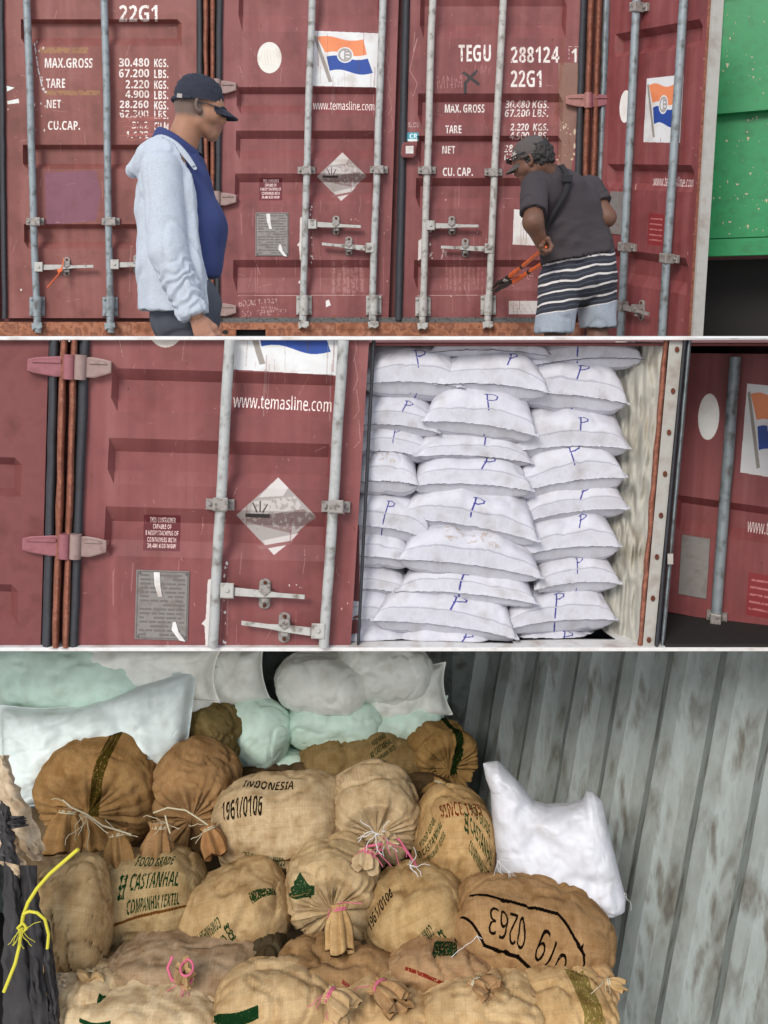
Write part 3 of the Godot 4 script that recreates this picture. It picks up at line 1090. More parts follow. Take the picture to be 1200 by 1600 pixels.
const INK := Color(0.13, 0.13, 0.12)

func maker_print(c: Canvas, x: float, y: float, w: float, turn: float, col := Color(0.13, 0.33, 0.24), part := 3) -> void:
	# three green lines with a small woven emblem before them, centred at x, y of the unrolled cloth (v spans the girth)
	var k := w
	var at := func(dx: float, dy: float) -> Vector2: return Vector2(x, y) + Vector2(dx, dy).rotated(turn)
	var line := func(dx: float, dy: float, lw: float, lh: float, s: String) -> void:
		var p: Vector2 = at.call(dx, dy)
		c.text(s, p.x - lw / 2, p.y - lh / 2, p.x + lw / 2, p.y + lh / 2, col, 0.42, turn)
	line.call(0.0 * k, -0.20 * k, 0.62 * k, 0.10 * k, "FOOD GRADE")
	line.call(0.08 * k, -0.03 * k, 0.78 * k, 0.12 * k, "CASTANHAL")
	if part > 2:
		line.call(0.10 * k, 0.13 * k, 0.82 * k, 0.09 * k, "COMPANHIA TEXTIL")
	for q in [[-0.42, -0.06, 0.12, 0.025], [-0.42, 0.0, 0.12, 0.025], [-0.42, 0.06, 0.12, 0.025], [-0.45, 0.0, 0.025, 0.16], [-0.38, 0.0, 0.025, 0.16]]:
		var pl := []
		for e in [Vector2(-1, -1), Vector2(1, -1), Vector2(1, 1), Vector2(-1, 1)]:
			pl.append(at.call((q[0] + e.x * q[2] / 2) * k, (q[1] + e.y * q[3] / 2) * k))
		c.poly(pl, col, 0.3)

func leaf_mark(c: Canvas, x: float, y: float, w: float, h: float, col := Color(0.10, 0.30, 0.21)) -> void:
	# the green leaf of broad bars with pale veins between them
	for k in 4:
		var t := y + h * (k - 2) / 4.0
		var pl := []
		var ql := []
		for j in 9:
			var q := j / 8.0
			var half := w * (0.5 - 0.08 * k) 
			pl.append(Vector2(x - half + q * half * 2, t + h * 0.05 * sin(q * PI)))
			ql.append(Vector2(x - half + q * half * 2, t + h * 0.19 + h * 0.05 * sin(q * PI) - h * 0.05 * q))
		ql.reverse()
		c.poly(pl + ql, col, 0.62)

# ---------------------------------------------------------------- bodies: tapered bones joined with a smooth minimum, meshed as surface nets
func bone(a: Vector3, b: Vector3, ra: float, rb: float, cutter := false, axis := Vector3.ZERO, q := 1.0) -> Array:
	return [a, b, ra, rb, cutter, axis, q]

func nets(mb: MB, bones: Array, cell: float, k: float, cut: Callable = no_fn, disp: Callable = no_fn, colour: Callable = no_fn, uvf: Callable = no_fn) -> void:
	var lo := Vector3(INF, INF, INF)
	var hi := -lo
	var pad := k * 0.5 + cell * 2.5
	for b in bones:
		var r := maxf(b[2], b[3]) * maxf(1.0, b[6]) + pad
		if not b[4]:
			lo = lo.min(b[0] - Vector3.ONE * r).min(b[1] - Vector3.ONE * r)
			hi = hi.max(b[0] + Vector3.ONE * r).max(b[1] + Vector3.ONE * r)
	var nx := int((hi.x - lo.x) / cell) + 2
	var ny := int((hi.y - lo.y) / cell) + 2
	var nzz := int((hi.z - lo.z) / cell) + 2
	var sxy := nx * ny
	var D := PackedFloat32Array()
	D.resize(sxy * nzz)
	D.fill(1.0)
	for b in bones:
		var a: Vector3 = b[0]
		var ba: Vector3 = b[1] - a
		var bb := maxf(ba.length_squared(), 1e-12)
		var r := maxf(b[2], b[3]) * maxf(1.0, b[6]) + pad
		var l0: Vector3 = ((a.min(b[1]) - Vector3.ONE * r - lo) / cell).max(Vector3.ZERO)
		var h0: Vector3 = (a.max(b[1]) + Vector3.ONE * r - lo) / cell
		var ax: Vector3 = b[5]
		var qq: float = 1.0 / b[6] - 1.0
		var flat := ax != Vector3.ZERO
		var ra: float = b[2]
		var dr: float = b[3] - b[2]
		var neg: bool = b[4]
		for z in range(int(l0.z), mini(int(h0.z) + 2, nzz)):
			for y in range(int(l0.y), mini(int(h0.y) + 2, ny)):
				var at := z * sxy + y * nx
				for x in range(int(l0.x), mini(int(h0.x) + 2, nx)):
					var pa := Vector3(lo.x + x * cell, lo.y + y * cell, lo.z + z * cell) - a
					if flat:
						pa += ax * (pa.dot(ax) * qq)
					var h := clampf(pa.dot(ba) / bb, 0.0, 1.0)
					var d := (pa - ba * h).length() - ra - dr * h
					var e := D[at + x]
					if neg:
						d = -d
						var m := maxf(0.006 - absf(d - e), 0.0) / 0.006
						D[at + x] = maxf(d, e) + m * m * 0.0015
					else:
						var m := maxf(k - absf(d - e), 0.0) / k
						D[at + x] = minf(d, e) - m * m * k * 0.25
	if cut.is_valid():
		for z in nzz:
			for y in ny:
				var at := z * sxy + y * nx
				for x in nx:
					if D[at + x] < cell * 2.0:
						D[at + x] = cut.call(Vector3(lo.x + x * cell, lo.y + y * cell, lo.z + z * cell), D[at + x])
	var ids := PackedInt32Array()
	ids.resize(D.size())
	ids.fill(-1)
	var V := PackedVector3Array()
	var co := [0, 1, nx, nx + 1, sxy, sxy + 1, sxy + nx, sxy + nx + 1]
	var cp := [Vector3(0, 0, 0), Vector3(1, 0, 0), Vector3(0, 1, 0), Vector3(1, 1, 0), Vector3(0, 0, 1), Vector3(1, 0, 1), Vector3(0, 1, 1), Vector3(1, 1, 1)]
	var ed := [[0, 1], [2, 3], [4, 5], [6, 7], [0, 2], [1, 3], [4, 6], [5, 7], [0, 4], [1, 5], [2, 6], [3, 7]]
	for z in nzz - 1:
		for y in ny - 1:
			var at := z * sxy + y * nx
			for x in nx - 1:
				var i0 := at + x
				var d0 := D[i0]
				if d0 > cell * 2.0 or d0 < -cell * 2.0:
					continue
				var n := 0
				for q in 8:
					if D[i0 + co[q]] < 0.0:
						n += 1
				if n == 0 or n == 8:
					continue
				var s := Vector3.ZERO
				var m := 0
				for e in ed:
					var a: float = D[i0 + co[e[0]]]
					var b: float = D[i0 + co[e[1]]]
					if (a < 0.0) != (b < 0.0):
						s += (cp[e[0]] as Vector3).lerp(cp[e[1]], a / (a - b))
						m += 1
				ids[i0] = V.size()
				V.append(lo + (Vector3(x, y, z) + s / m) * cell)
	var T := PackedInt32Array()
	for z in range(1, nzz - 1):
		for y in range(1, ny - 1):
			var at := z * sxy + y * nx
			for x in range(1, nx - 1):
				var i0 := at + x
				if ids[i0] < 0:
					continue
				var ins := D[i0] < 0.0
				for axis in 3:
					var st: int = [1, nx, sxy][axis]
					if (D[i0 + st] < 0.0) == ins:
						continue
					var u: int = [nx, sxy, 1][axis]
					var w: int = [sxy, 1, nx][axis]
					var q := [ids[i0], ids[i0 - u], ids[i0 - u - w], ids[i0 - w]]
					if q[0] < 0 or q[1] < 0 or q[2] < 0 or q[3] < 0:
						continue
					if ins:
						T.append_array([q[0], q[2], q[1], q[0], q[3], q[2]])
					else:
						T.append_array([q[0], q[1], q[2], q[0], q[2], q[3]])
	var N := PackedVector3Array()
	for pass_no in 2:
		N.resize(0)
		N.resize(V.size())
		for j in T.size() / 3:
			var a := V[T[j * 3]]
			var nn := (V[T[j * 3 + 2]] - a).cross(V[T[j * 3 + 1]] - a)
			for q in 3:
				N[T[j * 3 + q]] += nn
		for j in N.size():
			N[j] = N[j].normalized()
		if pass_no == 0:
			if not disp.is_valid():
				break
			for j in V.size():
				V[j] += N[j] * float(disp.call(V[j], N[j]))
	var base := mb.v.size()
	mb.v.append_array(V)
	mb.n.append_array(N)
	for j in V.size():
		mb.c.append(colour.call(V[j]) if colour.is_valid() else Color.WHITE)
		mb.t.append(uvf.call(V[j]) if uvf.is_valid() else Vector2.ZERO)
	for j in T:
		mb.i.append(base + j)

func cloth_fold(p: Vector3, n: Vector3) -> float:
	var q := Vector3(p.x * 1.2, p.y * 0.55, p.z * 1.2)
	return nz.get_noise_3dv(q * 6.0) * 0.012 - crease(q + Vector3(3, 1, 4), 3.6) * 0.009 + nz.get_noise_3dv(p * 18.0) * 0.0015

func head_bones(o: Vector3, b: Basis, s: float) -> Array:
	var B := []
	var g := func(x: float, y: float, z: float) -> Vector3: return o + b * Vector3(x, y, z) * s
	B.append(bone(g.call(-0.035, 0.030, 0), g.call(0.022, 0.036, 0), 0.083 * s, 0.081 * s, false, b.z, 0.90))
	B.append(bone(g.call(-0.03, -0.01, 0), g.call(0.03, -0.01, 0), 0.072 * s, 0.066 * s, false, b.z, 0.92))
	B.append(bone(g.call(0.042, 0.0, 0), g.call(0.045, -0.066, 0), 0.056 * s, 0.041 * s))
	for z in [-1.0, 1.0]:
		B.append(bone(g.call(0.0, -0.062, 0.042 * z), g.call(0.062, -0.098, 0.012 * z), 0.026 * s, 0.021 * s))
		B.append(bone(g.call(0.055, -0.028, 0.036 * z), g.call(0.03, -0.03, 0.046 * z), 0.028 * s, 0.026 * s))
		B.append(bone(g.call(0.084, 0.026, 0.014 * z), g.call(0.066, 0.026, 0.046 * z), 0.013 * s, 0.013 * s))
		B.append(bone(g.call(0.090, -0.058, 0.0), g.call(0.078, -0.060, 0.020 * z), 0.009 * s, 0.006 * s))
		B.append(bone(g.call(0.087, -0.071, 0.0), g.call(0.076, -0.068, 0.019 * z), 0.0095 * s, 0.006 * s))
		B.append(bone(g.call(0.098, -0.030, 0.011 * z), g.call(0.094, -0.030, 0.013 * z), 0.0085 * s, 0.007 * s))
		B.append(bone(g.call(0.104, 0.004, 0.034 * z), g.call(0.098, 0.004, 0.036 * z), 0.015 * s, 0.013 * s, true))
	B.append(bone(g.call(0.086, 0.012, 0), g.call(0.110, -0.026, 0), 0.010 * s, 0.0135 * s))
	B.append(bone(g.call(0.072, -0.100, 0), g.call(0.070, -0.106, 0), 0.021 * s, 0.018 * s))
	for z in [-1.0, 1.0]:      # eyeballs and lids
		B.append(bone(g.call(0.083, 0.003, 0.033 * z), g.call(0.083, 0.003, 0.034 * z), 0.0125 * s, 0.0125 * s))
	return B

func ear_bones(o: Vector3, b: Basis, s: float) -> Array:
	var B := []
	for z in [-1.0, 1.0]:
		var pts := []
		for k in 9:            # the rim of the ear
			var a := lerpf(-2.3, 1.9, k / 8.0)
			pts.append(o + b * Vector3(-0.012 - 0.017 * cos(a) * 0.9 + 0.006, 0.006 + 0.030 * sin(a), (0.074 + 0.011 * (0.5 + 0.5 * cos(a))) * z) * s)
		for k in 8:
			B.append(bone(pts[k], pts[k + 1], 0.0052 * s, 0.0052 * s))
		B.append(bone(o + b * Vector3(-0.004, -0.022, 0.073 * z) * s, o + b * Vector3(-0.002, -0.030, 0.073 * z) * s, 0.008 * s, 0.007 * s))
		B.append(bone(o + b * Vector3(-0.008, 0.016, 0.070 * z) * s, o + b * Vector3(-0.006, -0.020, 0.069 * z) * s, 0.013 * s, 0.010 * s, false, b.z, 0.55))
	return B

func hand_bones(w: Vector3, d: Vector3, a: Vector3, n: Vector3, curl: Array, s := 1.0) -> Array:
	# w wrist, d towards the fingers, a towards the thumb side, n out of the back of the hand
	var B := []
	var long := [0.078, 0.086, 0.080, 0.062]
	for k in 4:
		var off := (1.5 - k) * 0.0205 * s
		var kn := w + d * (0.094 - 0.004 * absf(k - 1.2)) * s + a * off
		B.append(bone(w + a * off * 0.55 + d * 0.008, kn, 0.0135 * s, 0.0115 * s))
		B.append(bone(kn + n * 0.004, kn + n * 0.004, 0.0105 * s, 0.0105 * s))
		var p := kn
		var dir := d
		for j in 3:
			var ang: float = curl[j]
			dir = (dir * cos(ang) - n * sin(ang) * signf(1.0)).normalized()
			var l: float = long[k] * [0.46, 0.32, 0.24][j] * s
			var e := p + dir * l
			B.append(bone(p, e, (0.0098 - 0.0009 * j) * s, (0.0092 - 0.0011 * j) * s))
			p = e
			# next joint bends in the plane of the finger
	var t0 := w + d * 0.022 * s + a * 0.026 * s - n * 0.006
	var t1 := w + d * 0.056 * s + a * 0.046 * s - n * 0.016
	var t2 := w + d * 0.086 * s + a * 0.050 * s - n * 0.024
	var t3 := w + d * 0.108 * s + a * 0.046 * s - n * 0.030
	B.append(bone(t0, t1, 0.016 * s, 0.0125 * s))
	B.append(bone(t1, t2, 0.0122 * s, 0.0105 * s))
	B.append(bone(t2, t3, 0.0105 * s, 0.0085 * s))
	return B

func fist_bones(g: Vector3, h: Vector3, w: Vector3, s := 1.0) -> Array:
	# a hand closed round a bar at g along h; w is the wrist
	var B := []
	var out := (w - g)
	out = (out - h * out.dot(h)).normalized()
	var side := h.cross(out).normalized()
	var long := [0.95, 1.0, 0.97, 0.86]
	for k in 4:
		var c := g + h * (k - 1.5) * 0.0205 * s
		var p := c + out * 0.034 * s + side * 0.018 * s
		B.append(bone(w + h * (k - 1.5) * 0.010 * s, p, 0.0150 * s, 0.0120 * s))
		for j in 4:
			var ang := lerpf(0.55, -2.9, (j + 1) / 4.0 * long[k])
			var e := c + (out * sin(ang) + side * cos(ang)) * (0.0265 - 0.001 * j) * s
			B.append(bone(p, e, (0.0105 - 0.0006 * j) * s, (0.0099 - 0.0006 * j) * s))
			p = e
	var t0 := w.lerp(g, 0.45) - h * 0.026 * s - side * 0.010
	var t1 := g - h * 0.034 * s - side * 0.026 * s + out * 0.012
	var t2 := g - h * 0.012 * s - side * 0.030 * s - out * 0.008
	B.append(bone(t0, t1, 0.0150 * s, 0.0118 * s))
	B.append(bone(t1, t2, 0.0115 * s, 0.0092 * s))
	return B

func brim(mb: MB, o: Vector3, b: Basis, s: float, reach: float, drop: float, sag := 0.030) -> void:
	var P := PackedVector3Array()
	var U := PackedVector2Array()
	for side in 2:
		for y in 12:
			var v := y / 11.0 if side == 0 else 1.0 - y / 11.0
			for x in 25:
				var u := -1.0 + x / 12.0
				var half := 0.070 * (1.0 - 0.10 * v)
				var tip := reach * pow(maxf(0.0, 1.0 - pow(absf(u), 2.6)), 0.5)
				var back := 0.098 * sqrt(1.0 - u * u * 0.50) - 0.008
				P.append(o + b * Vector3(back + tip * v, 0.030 - drop * v * (1.0 - 0.3 * u * u) - sag * u * u + (0.0022 if side == 0 else -0.0022), half * u) * s)
				U.append(Vector2(u, v))
	mb.sheet(P, U, 25, 24, false)

func cap_shell(mb: MB, o: Vector3, b: Basis, s: float, rim: float, tall: float) -> void:
	# crown of six panels from the rim up, with seams
	var P := PackedVector3Array()
	var U := PackedVector2Array()
	var nu := 73
	var nv := 22
	for y in nv:
		var v := y / (nv - 1.0)
		var e := v * PI * 0.5
		for x in nu:
			var a := TAU * x / (nu - 1)
			var r := pow(cos(e), 0.72)
			var seam := 1.0 - 0.016 * pow(absf(cos(a * 3.0)), 24.0) - 0.014 * smooth(0.10, 0.02, v)
			var wr := nz.get_noise_3d(cos(a) * 30.0, v * 34.0, sin(a) * 30.0) * 0.007
			var lean := -0.010 * v
			P.append(o + b * (Vector3(-0.008 + cos(a) * (0.112 * r * seam + wr) + lean, rim + tall * pow(sin(e), 0.9) + wr * 0.5 - 0.016 * (1.0 - v) * (0.5 - 0.5 * cos(a)), sin(a) * (0.092 * r * seam + wr))) * s)
			U.append(Vector2(x / 12.0, v))
	mb.sheet(P, U, nu, nv, true, true)

func button(mb: MB, at: Vector3, b: Basis, r: float) -> void:
	mb.tube([at - b.y * r, at, at + b.y * r * 0.5], [r, r, r * 0.4], 10)

func glasses(person: Node3D, o: Vector3, b: Basis, s: float, up: float) -> void:
	var mb := MB.new()
	var g := func(x: float, y: float, z: float) -> Vector3: return o + b * Vector3(x, y + up, z) * s
	for z in [-1.0, 1.0]:
		mb.tube([g.call(-0.016, 0.012, 0.080 * z), g.call(0.02, 0.014, 0.082 * z), g.call(0.088, 0.010, 0.068 * z)], [0.0022, 0.0022, 0.0026], 8)
		var loop := []
		for k in 19:
			var a := TAU * k / 18.0
			loop.append(g.call(0.104 - 0.020 * cos(a), 0.002 + 0.020 * sin(a), (0.036 + 0.026 * cos(a)) * z))
		cord(mb, loop, 0.0026)
	mb.tube([g.call(0.112, 0.008, -0.011), g.call(0.114, 0.010, 0.0), g.call(0.112, 0.008, 0.011)], [0.0017, 0.0017, 0.0017], 8)
	var fr := obj("sunglasses", mb, M.gunmetal, person)
	for z in [-1.0, 1.0]:
		mb = MB.new()
		var c: Vector3 = g.call(0.108, 0.002, 0.036 * z)
		var p := []
		for k in 18:
			var a := TAU * k / 18.0
			p.append(g.call(0.104 - 0.020 * cos(a), 0.002 + 0.020 * sin(a), (0.036 + 0.026 * cos(a)) * z))
		for k in 18:
			mb.tri(c, p[k], p[(k + 1) % 18], b.x)
			mb.tri(c - b.x * 0.003, p[k], p[(k + 1) % 18], -b.x)
		obj("lens", mb, M.lens, fr)

func first_man() -> void:
	var base := Vector3(W(288, 480, 3.95).x, DECK, -4.10)
	var me := thing("person", "man in navy cap, sunglasses and pale grey hooded jacket over a blue polo shirt", "person", "", base)
	var o := W(312, 171, 3.92)
	var fwd := Vector3(1.0, -0.15, -0.24).normalized()
	var rt := fwd.cross(Vector3.UP).normalized()
	var b := Basis(fwd, rt.cross(fwd).normalized(), rt)
	var s := 0.90
	# body
	var mb := MB.new()
	var B := []
	for dz in [-0.06, 0.06]:
		var d: float = 3.97 + dz
		B.append(bone(W(285, 480, d), W(293, 370, d), 0.085, 0.085))
		B.append(bone(W(293, 370, d), W(280, 290, d), 0.085, 0.075))
	var hips := [W(285, 470, 3.86), W(285, 470, 4.08)]
	for h in hips:
		var kn := Vector3(h.x + 0.02, lerpf(h.y, DECK, 0.52), h.z)
		var an := Vector3(h.x - 0.02, DECK + 0.085, h.z)
		B.append(bone(h, kn, 0.085, 0.055))
		B.append(bone(kn, an, 0.055, 0.038))
		B.append(bone(an + Vector3(-0.03, -0.045, 0), an + Vector3(0.15, -0.055, 0), 0.036, 0.028))
	var sh := W(250, 268, 3.74)
	var el := W(262, 392, 3.69)
	var wr := W(306, 492, 3.70)
	B.append(bone(W(280, 262, 3.95), sh, 0.07, 0.06))
	B.append(bone(sh, el, 0.05, 0.042))
	B.append(bone(el, wr, 0.042, 0.027))
	var sh2 := W(285, 268, 4.14)
	var el2 := W(278, 390, 4.16)
	var wr2 := W(272, 480, 4.12)
	B.append(bone(W(280, 262, 3.97), sh2, 0.07, 0.06))
	B.append(bone(sh2, el2, 0.05, 0.042))
	B.append(bone(el2, wr2, 0.042, 0.027))
	var skin := Color(0.30, 0.150, 0.092)
	nets(mb, B, 0.013, 0.03, no_fn, no_fn, func(_p: Vector3) -> Color: return skin)
	var stubble := Color(0.075, 0.062, 0.058)
	var hair_line := func(p: Vector3) -> Color:
		var q := b.inverse() * (p - o) / s
		var hairy := smooth(0.030, -0.004, q.x + (q.y * 0.25)) * smooth(-0.062, -0.030, q.y + nz.get_noise_3dv(p * 60.0) * 0.006)
		var c := skin.lerp(stubble, clampf(hairy, 0, 1) * 0.80)
		var beard := smooth(0.03, 0.06, q.x) * smooth(-0.035, -0.055, q.y) * 0.42
		c = c.lerp(Color(0.12, 0.07, 0.055), beard)
		if q.y > -0.078 and q.y < -0.050 and q.x > 0.074:
			c = c.lerp(Color(0.24, 0.09, 0.075), 0.5)
		return c * (1.0 + nz.get_noise_3dv(p * 60.0) * 0.05)
	var H := head_bones(o, b, s)
	H.append(bone(o + b * Vector3(-0.035, -0.045, 0) * s, W(277, 246, 3.95), 0.057, 0.068))
	nets(mb, H, 0.0045, 0.022, no_fn, no_fn, hair_line)
	nets(mb, ear_bones(o, b, s), 0.003, 0.010, no_fn, no_fn, hair_line)
	var hd := Vector3(0.36, -0.92, 0.03).normalized()
	var ha := Vector3(0.92, 0.36, -0.12).normalized()
	var hn := hd.cross(ha).normalized()
	if hn.z < 0.0:
		hn = -hn
	var hand_col := func(p: Vector3) -> Color: return Color(0.30, 0.15, 0.10) * (1.0 + nz.get_noise_3dv(p * 120.0) * 0.12)
	nets(mb, hand_bones(wr + hd * 0.012, hd, ha, hn, [0.12, 0.22, 0.18]), 0.0032, 0.010, no_fn, no_fn, hand_col)
	var body_count := 0
	obj("body", mb, M.skin, me)
	# trousers
	mb = MB.new()
	B = []
	for dz in [-0.07, 0.07]:
		B.append(bone(W(292, 482, 3.97 + dz), W(288, 500, 3.97 + dz), 0.140, 0.135))
	for h in hips:
		var kn := Vector3(h.x + 0.02, lerpf(h.y, DECK, 0.52), h.z)
		B.append(bone(h + Vector3(0.02, 0, 0), kn, 0.115, 0.085))
		B.append(bone(kn, Vector3(h.x - 0.02, DECK + 0.07, h.z), 0.085, 0.068))
	nets(mb, B, 0.011, 0.03, no_fn, cloth_fold)
	obj("trousers", mb, M.slate_cloth, me)
	mb = MB.new()
	for h in hips:
		var an := Vector3(h.x - 0.02, DECK + 0.045, h.z)
		nets(mb, [bone(an + Vector3(-0.04, 0, 0), an + Vector3(0.17, -0.010, 0), 0.045, 0.034)], 0.008, 0.01)
	obj("shoes", mb, M.black_cloth, me)
	# polo shirt with collar
	mb = MB.new()
	B = []
	for dz in [-0.035, 0.035]:
		var d: float = 3.97 + dz
		B.append(bone(W(284, 268, d), W(290, 292, d), 0.088, 0.102))
		B.append(bone(W(290, 292, d), W(300, 356, d), 0.100, 0.138))
		B.append(bone(W(300, 356, d), W(299, 412, d), 0.138, 0.128))
	B.append(bone(W(280, 250, 3.96), W(286, 262, 3.96), 0.074, 0.09))
	var hem := W(320, 433, 3.9).y
	nets(mb, B, 0.009, 0.03, func(p: Vector3, d: float) -> float: return maxf(d, hem - p.y), func(p: Vector3, n: Vector3) -> float: return cloth_fold(p, n) * 0.45)
	var shirt := obj("polo_shirt", mb, M.navy_cloth, me)
	mb = MB.new()
	var P := PackedVector3Array()
	var U := PackedVector2Array()
	for y in 8:                       # a stand and a folded leaf around the neck
		for x in 41:
			var a := lerpf(-2.75, 2.75, x / 40.0)
			var q := y / 7.0
			var fold := sin(q * PI)
			var r := lerpf(0.076, 0.104, q) + 0.008 * fold
			var p := Vector3(-cos(a) * (r + 0.010), 0.030 - q * 0.050 + 0.016 * fold + 0.006 * cos(a) - 0.030 * smooth(1.2, 2.7, absf(a)) * (0.4 + q), sin(a) * r)
			P.append(W(281, 228, 3.95) + Basis(Vector3(0, 0, 1), -0.42) * p)
			U.append(Vector2(x / 40.0, q))
	mb.sheet(P, U, 41, 8, true)
	obj("collar", mb, M.navy_cloth, shirt)
	# hooded jacket, open at the front
	mb = MB.new()
	B = []
	for dz in [-0.075, 0.075]:
		var d: float = 3.96 + dz
		B.append(bone(W(264, 264, d), W(277, 320, d), 0.122, 0.158))
		B.append(bone(W(277, 320, d), W(284, 425, d), 0.158, 0.178))
		B.append(bone(W(284, 425, d), W(285, 490, d), 0.178, 0.170))
	B.append(bone(W(255, 262, 3.78), W(268, 256, 3.95), 0.072, 0.09))
	B.append(bone(W(285, 262, 4.13), W(268, 256, 3.95), 0.072, 0.09))
	var edge_px := [[228, 287], [250, 296], [270, 302], [300, 307], [330, 308], [360, 310], [400, 316], [440, 321], [490, 329], [520, 332]]
	var edge := []
	for q in edge_px:
		edge.append(W(q[1], q[0], 3.79))
	var low := W(270, 487, 3.8).y
	var open_front := func(p: Vector3, d: float) -> float:
		var x: float = edge[-1].x
		for k in edge.size() - 1:
			if p.y <= edge[k].y and p.y >= edge[k + 1].y:
				x = lerpf(edge[k].x, edge[k + 1].x, (edge[k].y - p.y) / (edge[k].y - edge[k + 1].y))
				break
		if p.y > edge[0].y:
			x = edge[0].x
		x += nz.get_noise_1d(p.y * 6.0) * 0.006 - 0.09 * smooth(-3.96, -4.04, p.z)
		return maxf(d, maxf(p.x - x, low - p.y - 0.05 * (p.x + 0.82)))
	nets(mb, B, 0.008, 0.035, open_front, cloth_fold)
	var jacket := obj("hooded_jacket", mb, M.grey_knit, me)
	# the hood lying on the back, its rim round the neck, and the sleeves
	mb = MB.new()
	B = [bone(W(208, 266, 3.90), W(232, 248, 3.90), 0.026, 0.050), bone(W(208, 266, 3.96), W(232, 248, 3.98), 0.026, 0.050), bone(W(232, 248, 3.84), W(256, 226, 3.90), 0.050, 0.042), bone(W(232, 248, 4.0), W(258, 228, 4.0), 0.050, 0.042), bone(W(228, 262, 3.86), W(222, 282, 3.9), 0.045, 0.020)]
	nets(mb, B, 0.008, 0.03, no_fn, cloth_fold)
	P = PackedVector3Array()
	U = PackedVector2Array()
	for y in 13:
		var a := TAU * y / 12.0
		for x in 31:
			var q := x / 30.0
			var c0 := W(lerpf(252, 304, q), lerpf(213, 262, q * q * 0.65 + q * 0.35), lerpf(3.87, 3.80, sin(q * 2.0)))
			var rr := 0.017 * (0.6 + 0.4 * sin(q * PI))
			P.append(c0 + Vector3(-0.45, 0.35, 0.4).normalized() * cos(a) * rr + Vector3(0.5, 0.7, -0.5).normalized() * sin(a) * rr * 0.9)
			U.append(Vector2(q, a))
	mb.sheet(P, U, 31, 13, true)
	obj("hood", mb, M.grey_knit, jacket)
	for arm in [[sh, el, wr, W(303, 494, 3.70)], [sh2, el2, wr2, W(272, 482, 4.12)]]:
		mb = MB.new()
		var a0: Vector3 = arm[0]
		var a1: Vector3 = arm[1]
		var a2: Vector3 = arm[3]
		var dn := (a2 - a1).normalized()
		var cuff := func(p: Vector3, d: float) -> float: return maxf(d, (p - a2).dot(dn))
		var rumple := func(p: Vector3, n: Vector3) -> float:
			var along := (p - a1).dot(dn)
			return cloth_fold(p, n) * 0.7 + sin(along * 130.0 + nz.get_noise_3dv(p * 9.0) * 9.0) * 0.0065 * smooth(-0.02, 0.16, along) * smooth(0.30, 0.22, along) + 0.004 * smooth(0.225, 0.235, along)
		nets(mb, [bone(a0 + Vector3(0.005, 0.0, 0), a1, 0.080, 0.072), bone(a1, a2 + dn * 0.06, 0.071, 0.052)], 0.007, 0.02, cuff, rumple)
		obj("sleeve", mb, M.grey_knit, jacket)
	# cap
	mb = MB.new()
	cap_shell(mb, o, b, s, 0.034, 0.112)
	button(mb, o + b * Vector3(-0.018, 0.147, 0) * s, b, 0.008)
	for k in 4:
		var e := o + b * Vector3(-0.02 + 0.05 * cos(k * 1.57 + 0.8), 0.122, 0.056 * sin(k * 1.57 + 0.8)) * s
		button(mb, e, b, 0.0035)
	var cap := obj("cap", mb, M.navy_cap, me)
	mb = MB.new()
	brim(mb, o, b, s, 0.086, 0.042, 0.016)
	obj("brim", mb, M.navy_cap, cap)
	mb = MB.new()
	var band := []
	for k in 13:
		var a := lerpf(1.9, 4.4, k / 12.0)
		band.append(o + b * Vector3(-0.008 + cos(a) * 0.116, 0.030 - 0.010 * (0.5 - 0.5 * cos(a)), sin(a) * 0.096) * s)
	mb.tube(band, [0.006, 0.008, 0.008, 0.008, 0.008, 0.008, 0.008, 0.008, 0.008, 0.008, 0.008, 0.008, 0.006], 8)
	obj("strap", mb, M.navy_cap, cap)
	mb = MB.new()
	var bk := o + b * Vector3(-0.008 + cos(2.35) * 0.121, 0.024, sin(2.35) * 0.103) * s
	mb.hexa([bk + b * Vector3(-0.009, -0.008, -0.004), bk + b * Vector3(0.011, -0.008, 0.004), bk + b * Vector3(0.011, 0.008, 0.004), bk + b * Vector3(-0.009, 0.008, -0.004), bk + b * Vector3(-0.012, -0.008, 0.002), bk + b * Vector3(0.008, -0.008, 0.010), bk + b * Vector3(0.008, 0.008, 0.010), bk + b * Vector3(-0.012, 0.008, 0.002)], 0.001)
	obj("buckle", mb, M.galv, cap)
	glasses(me, o, b, s, 0.0)

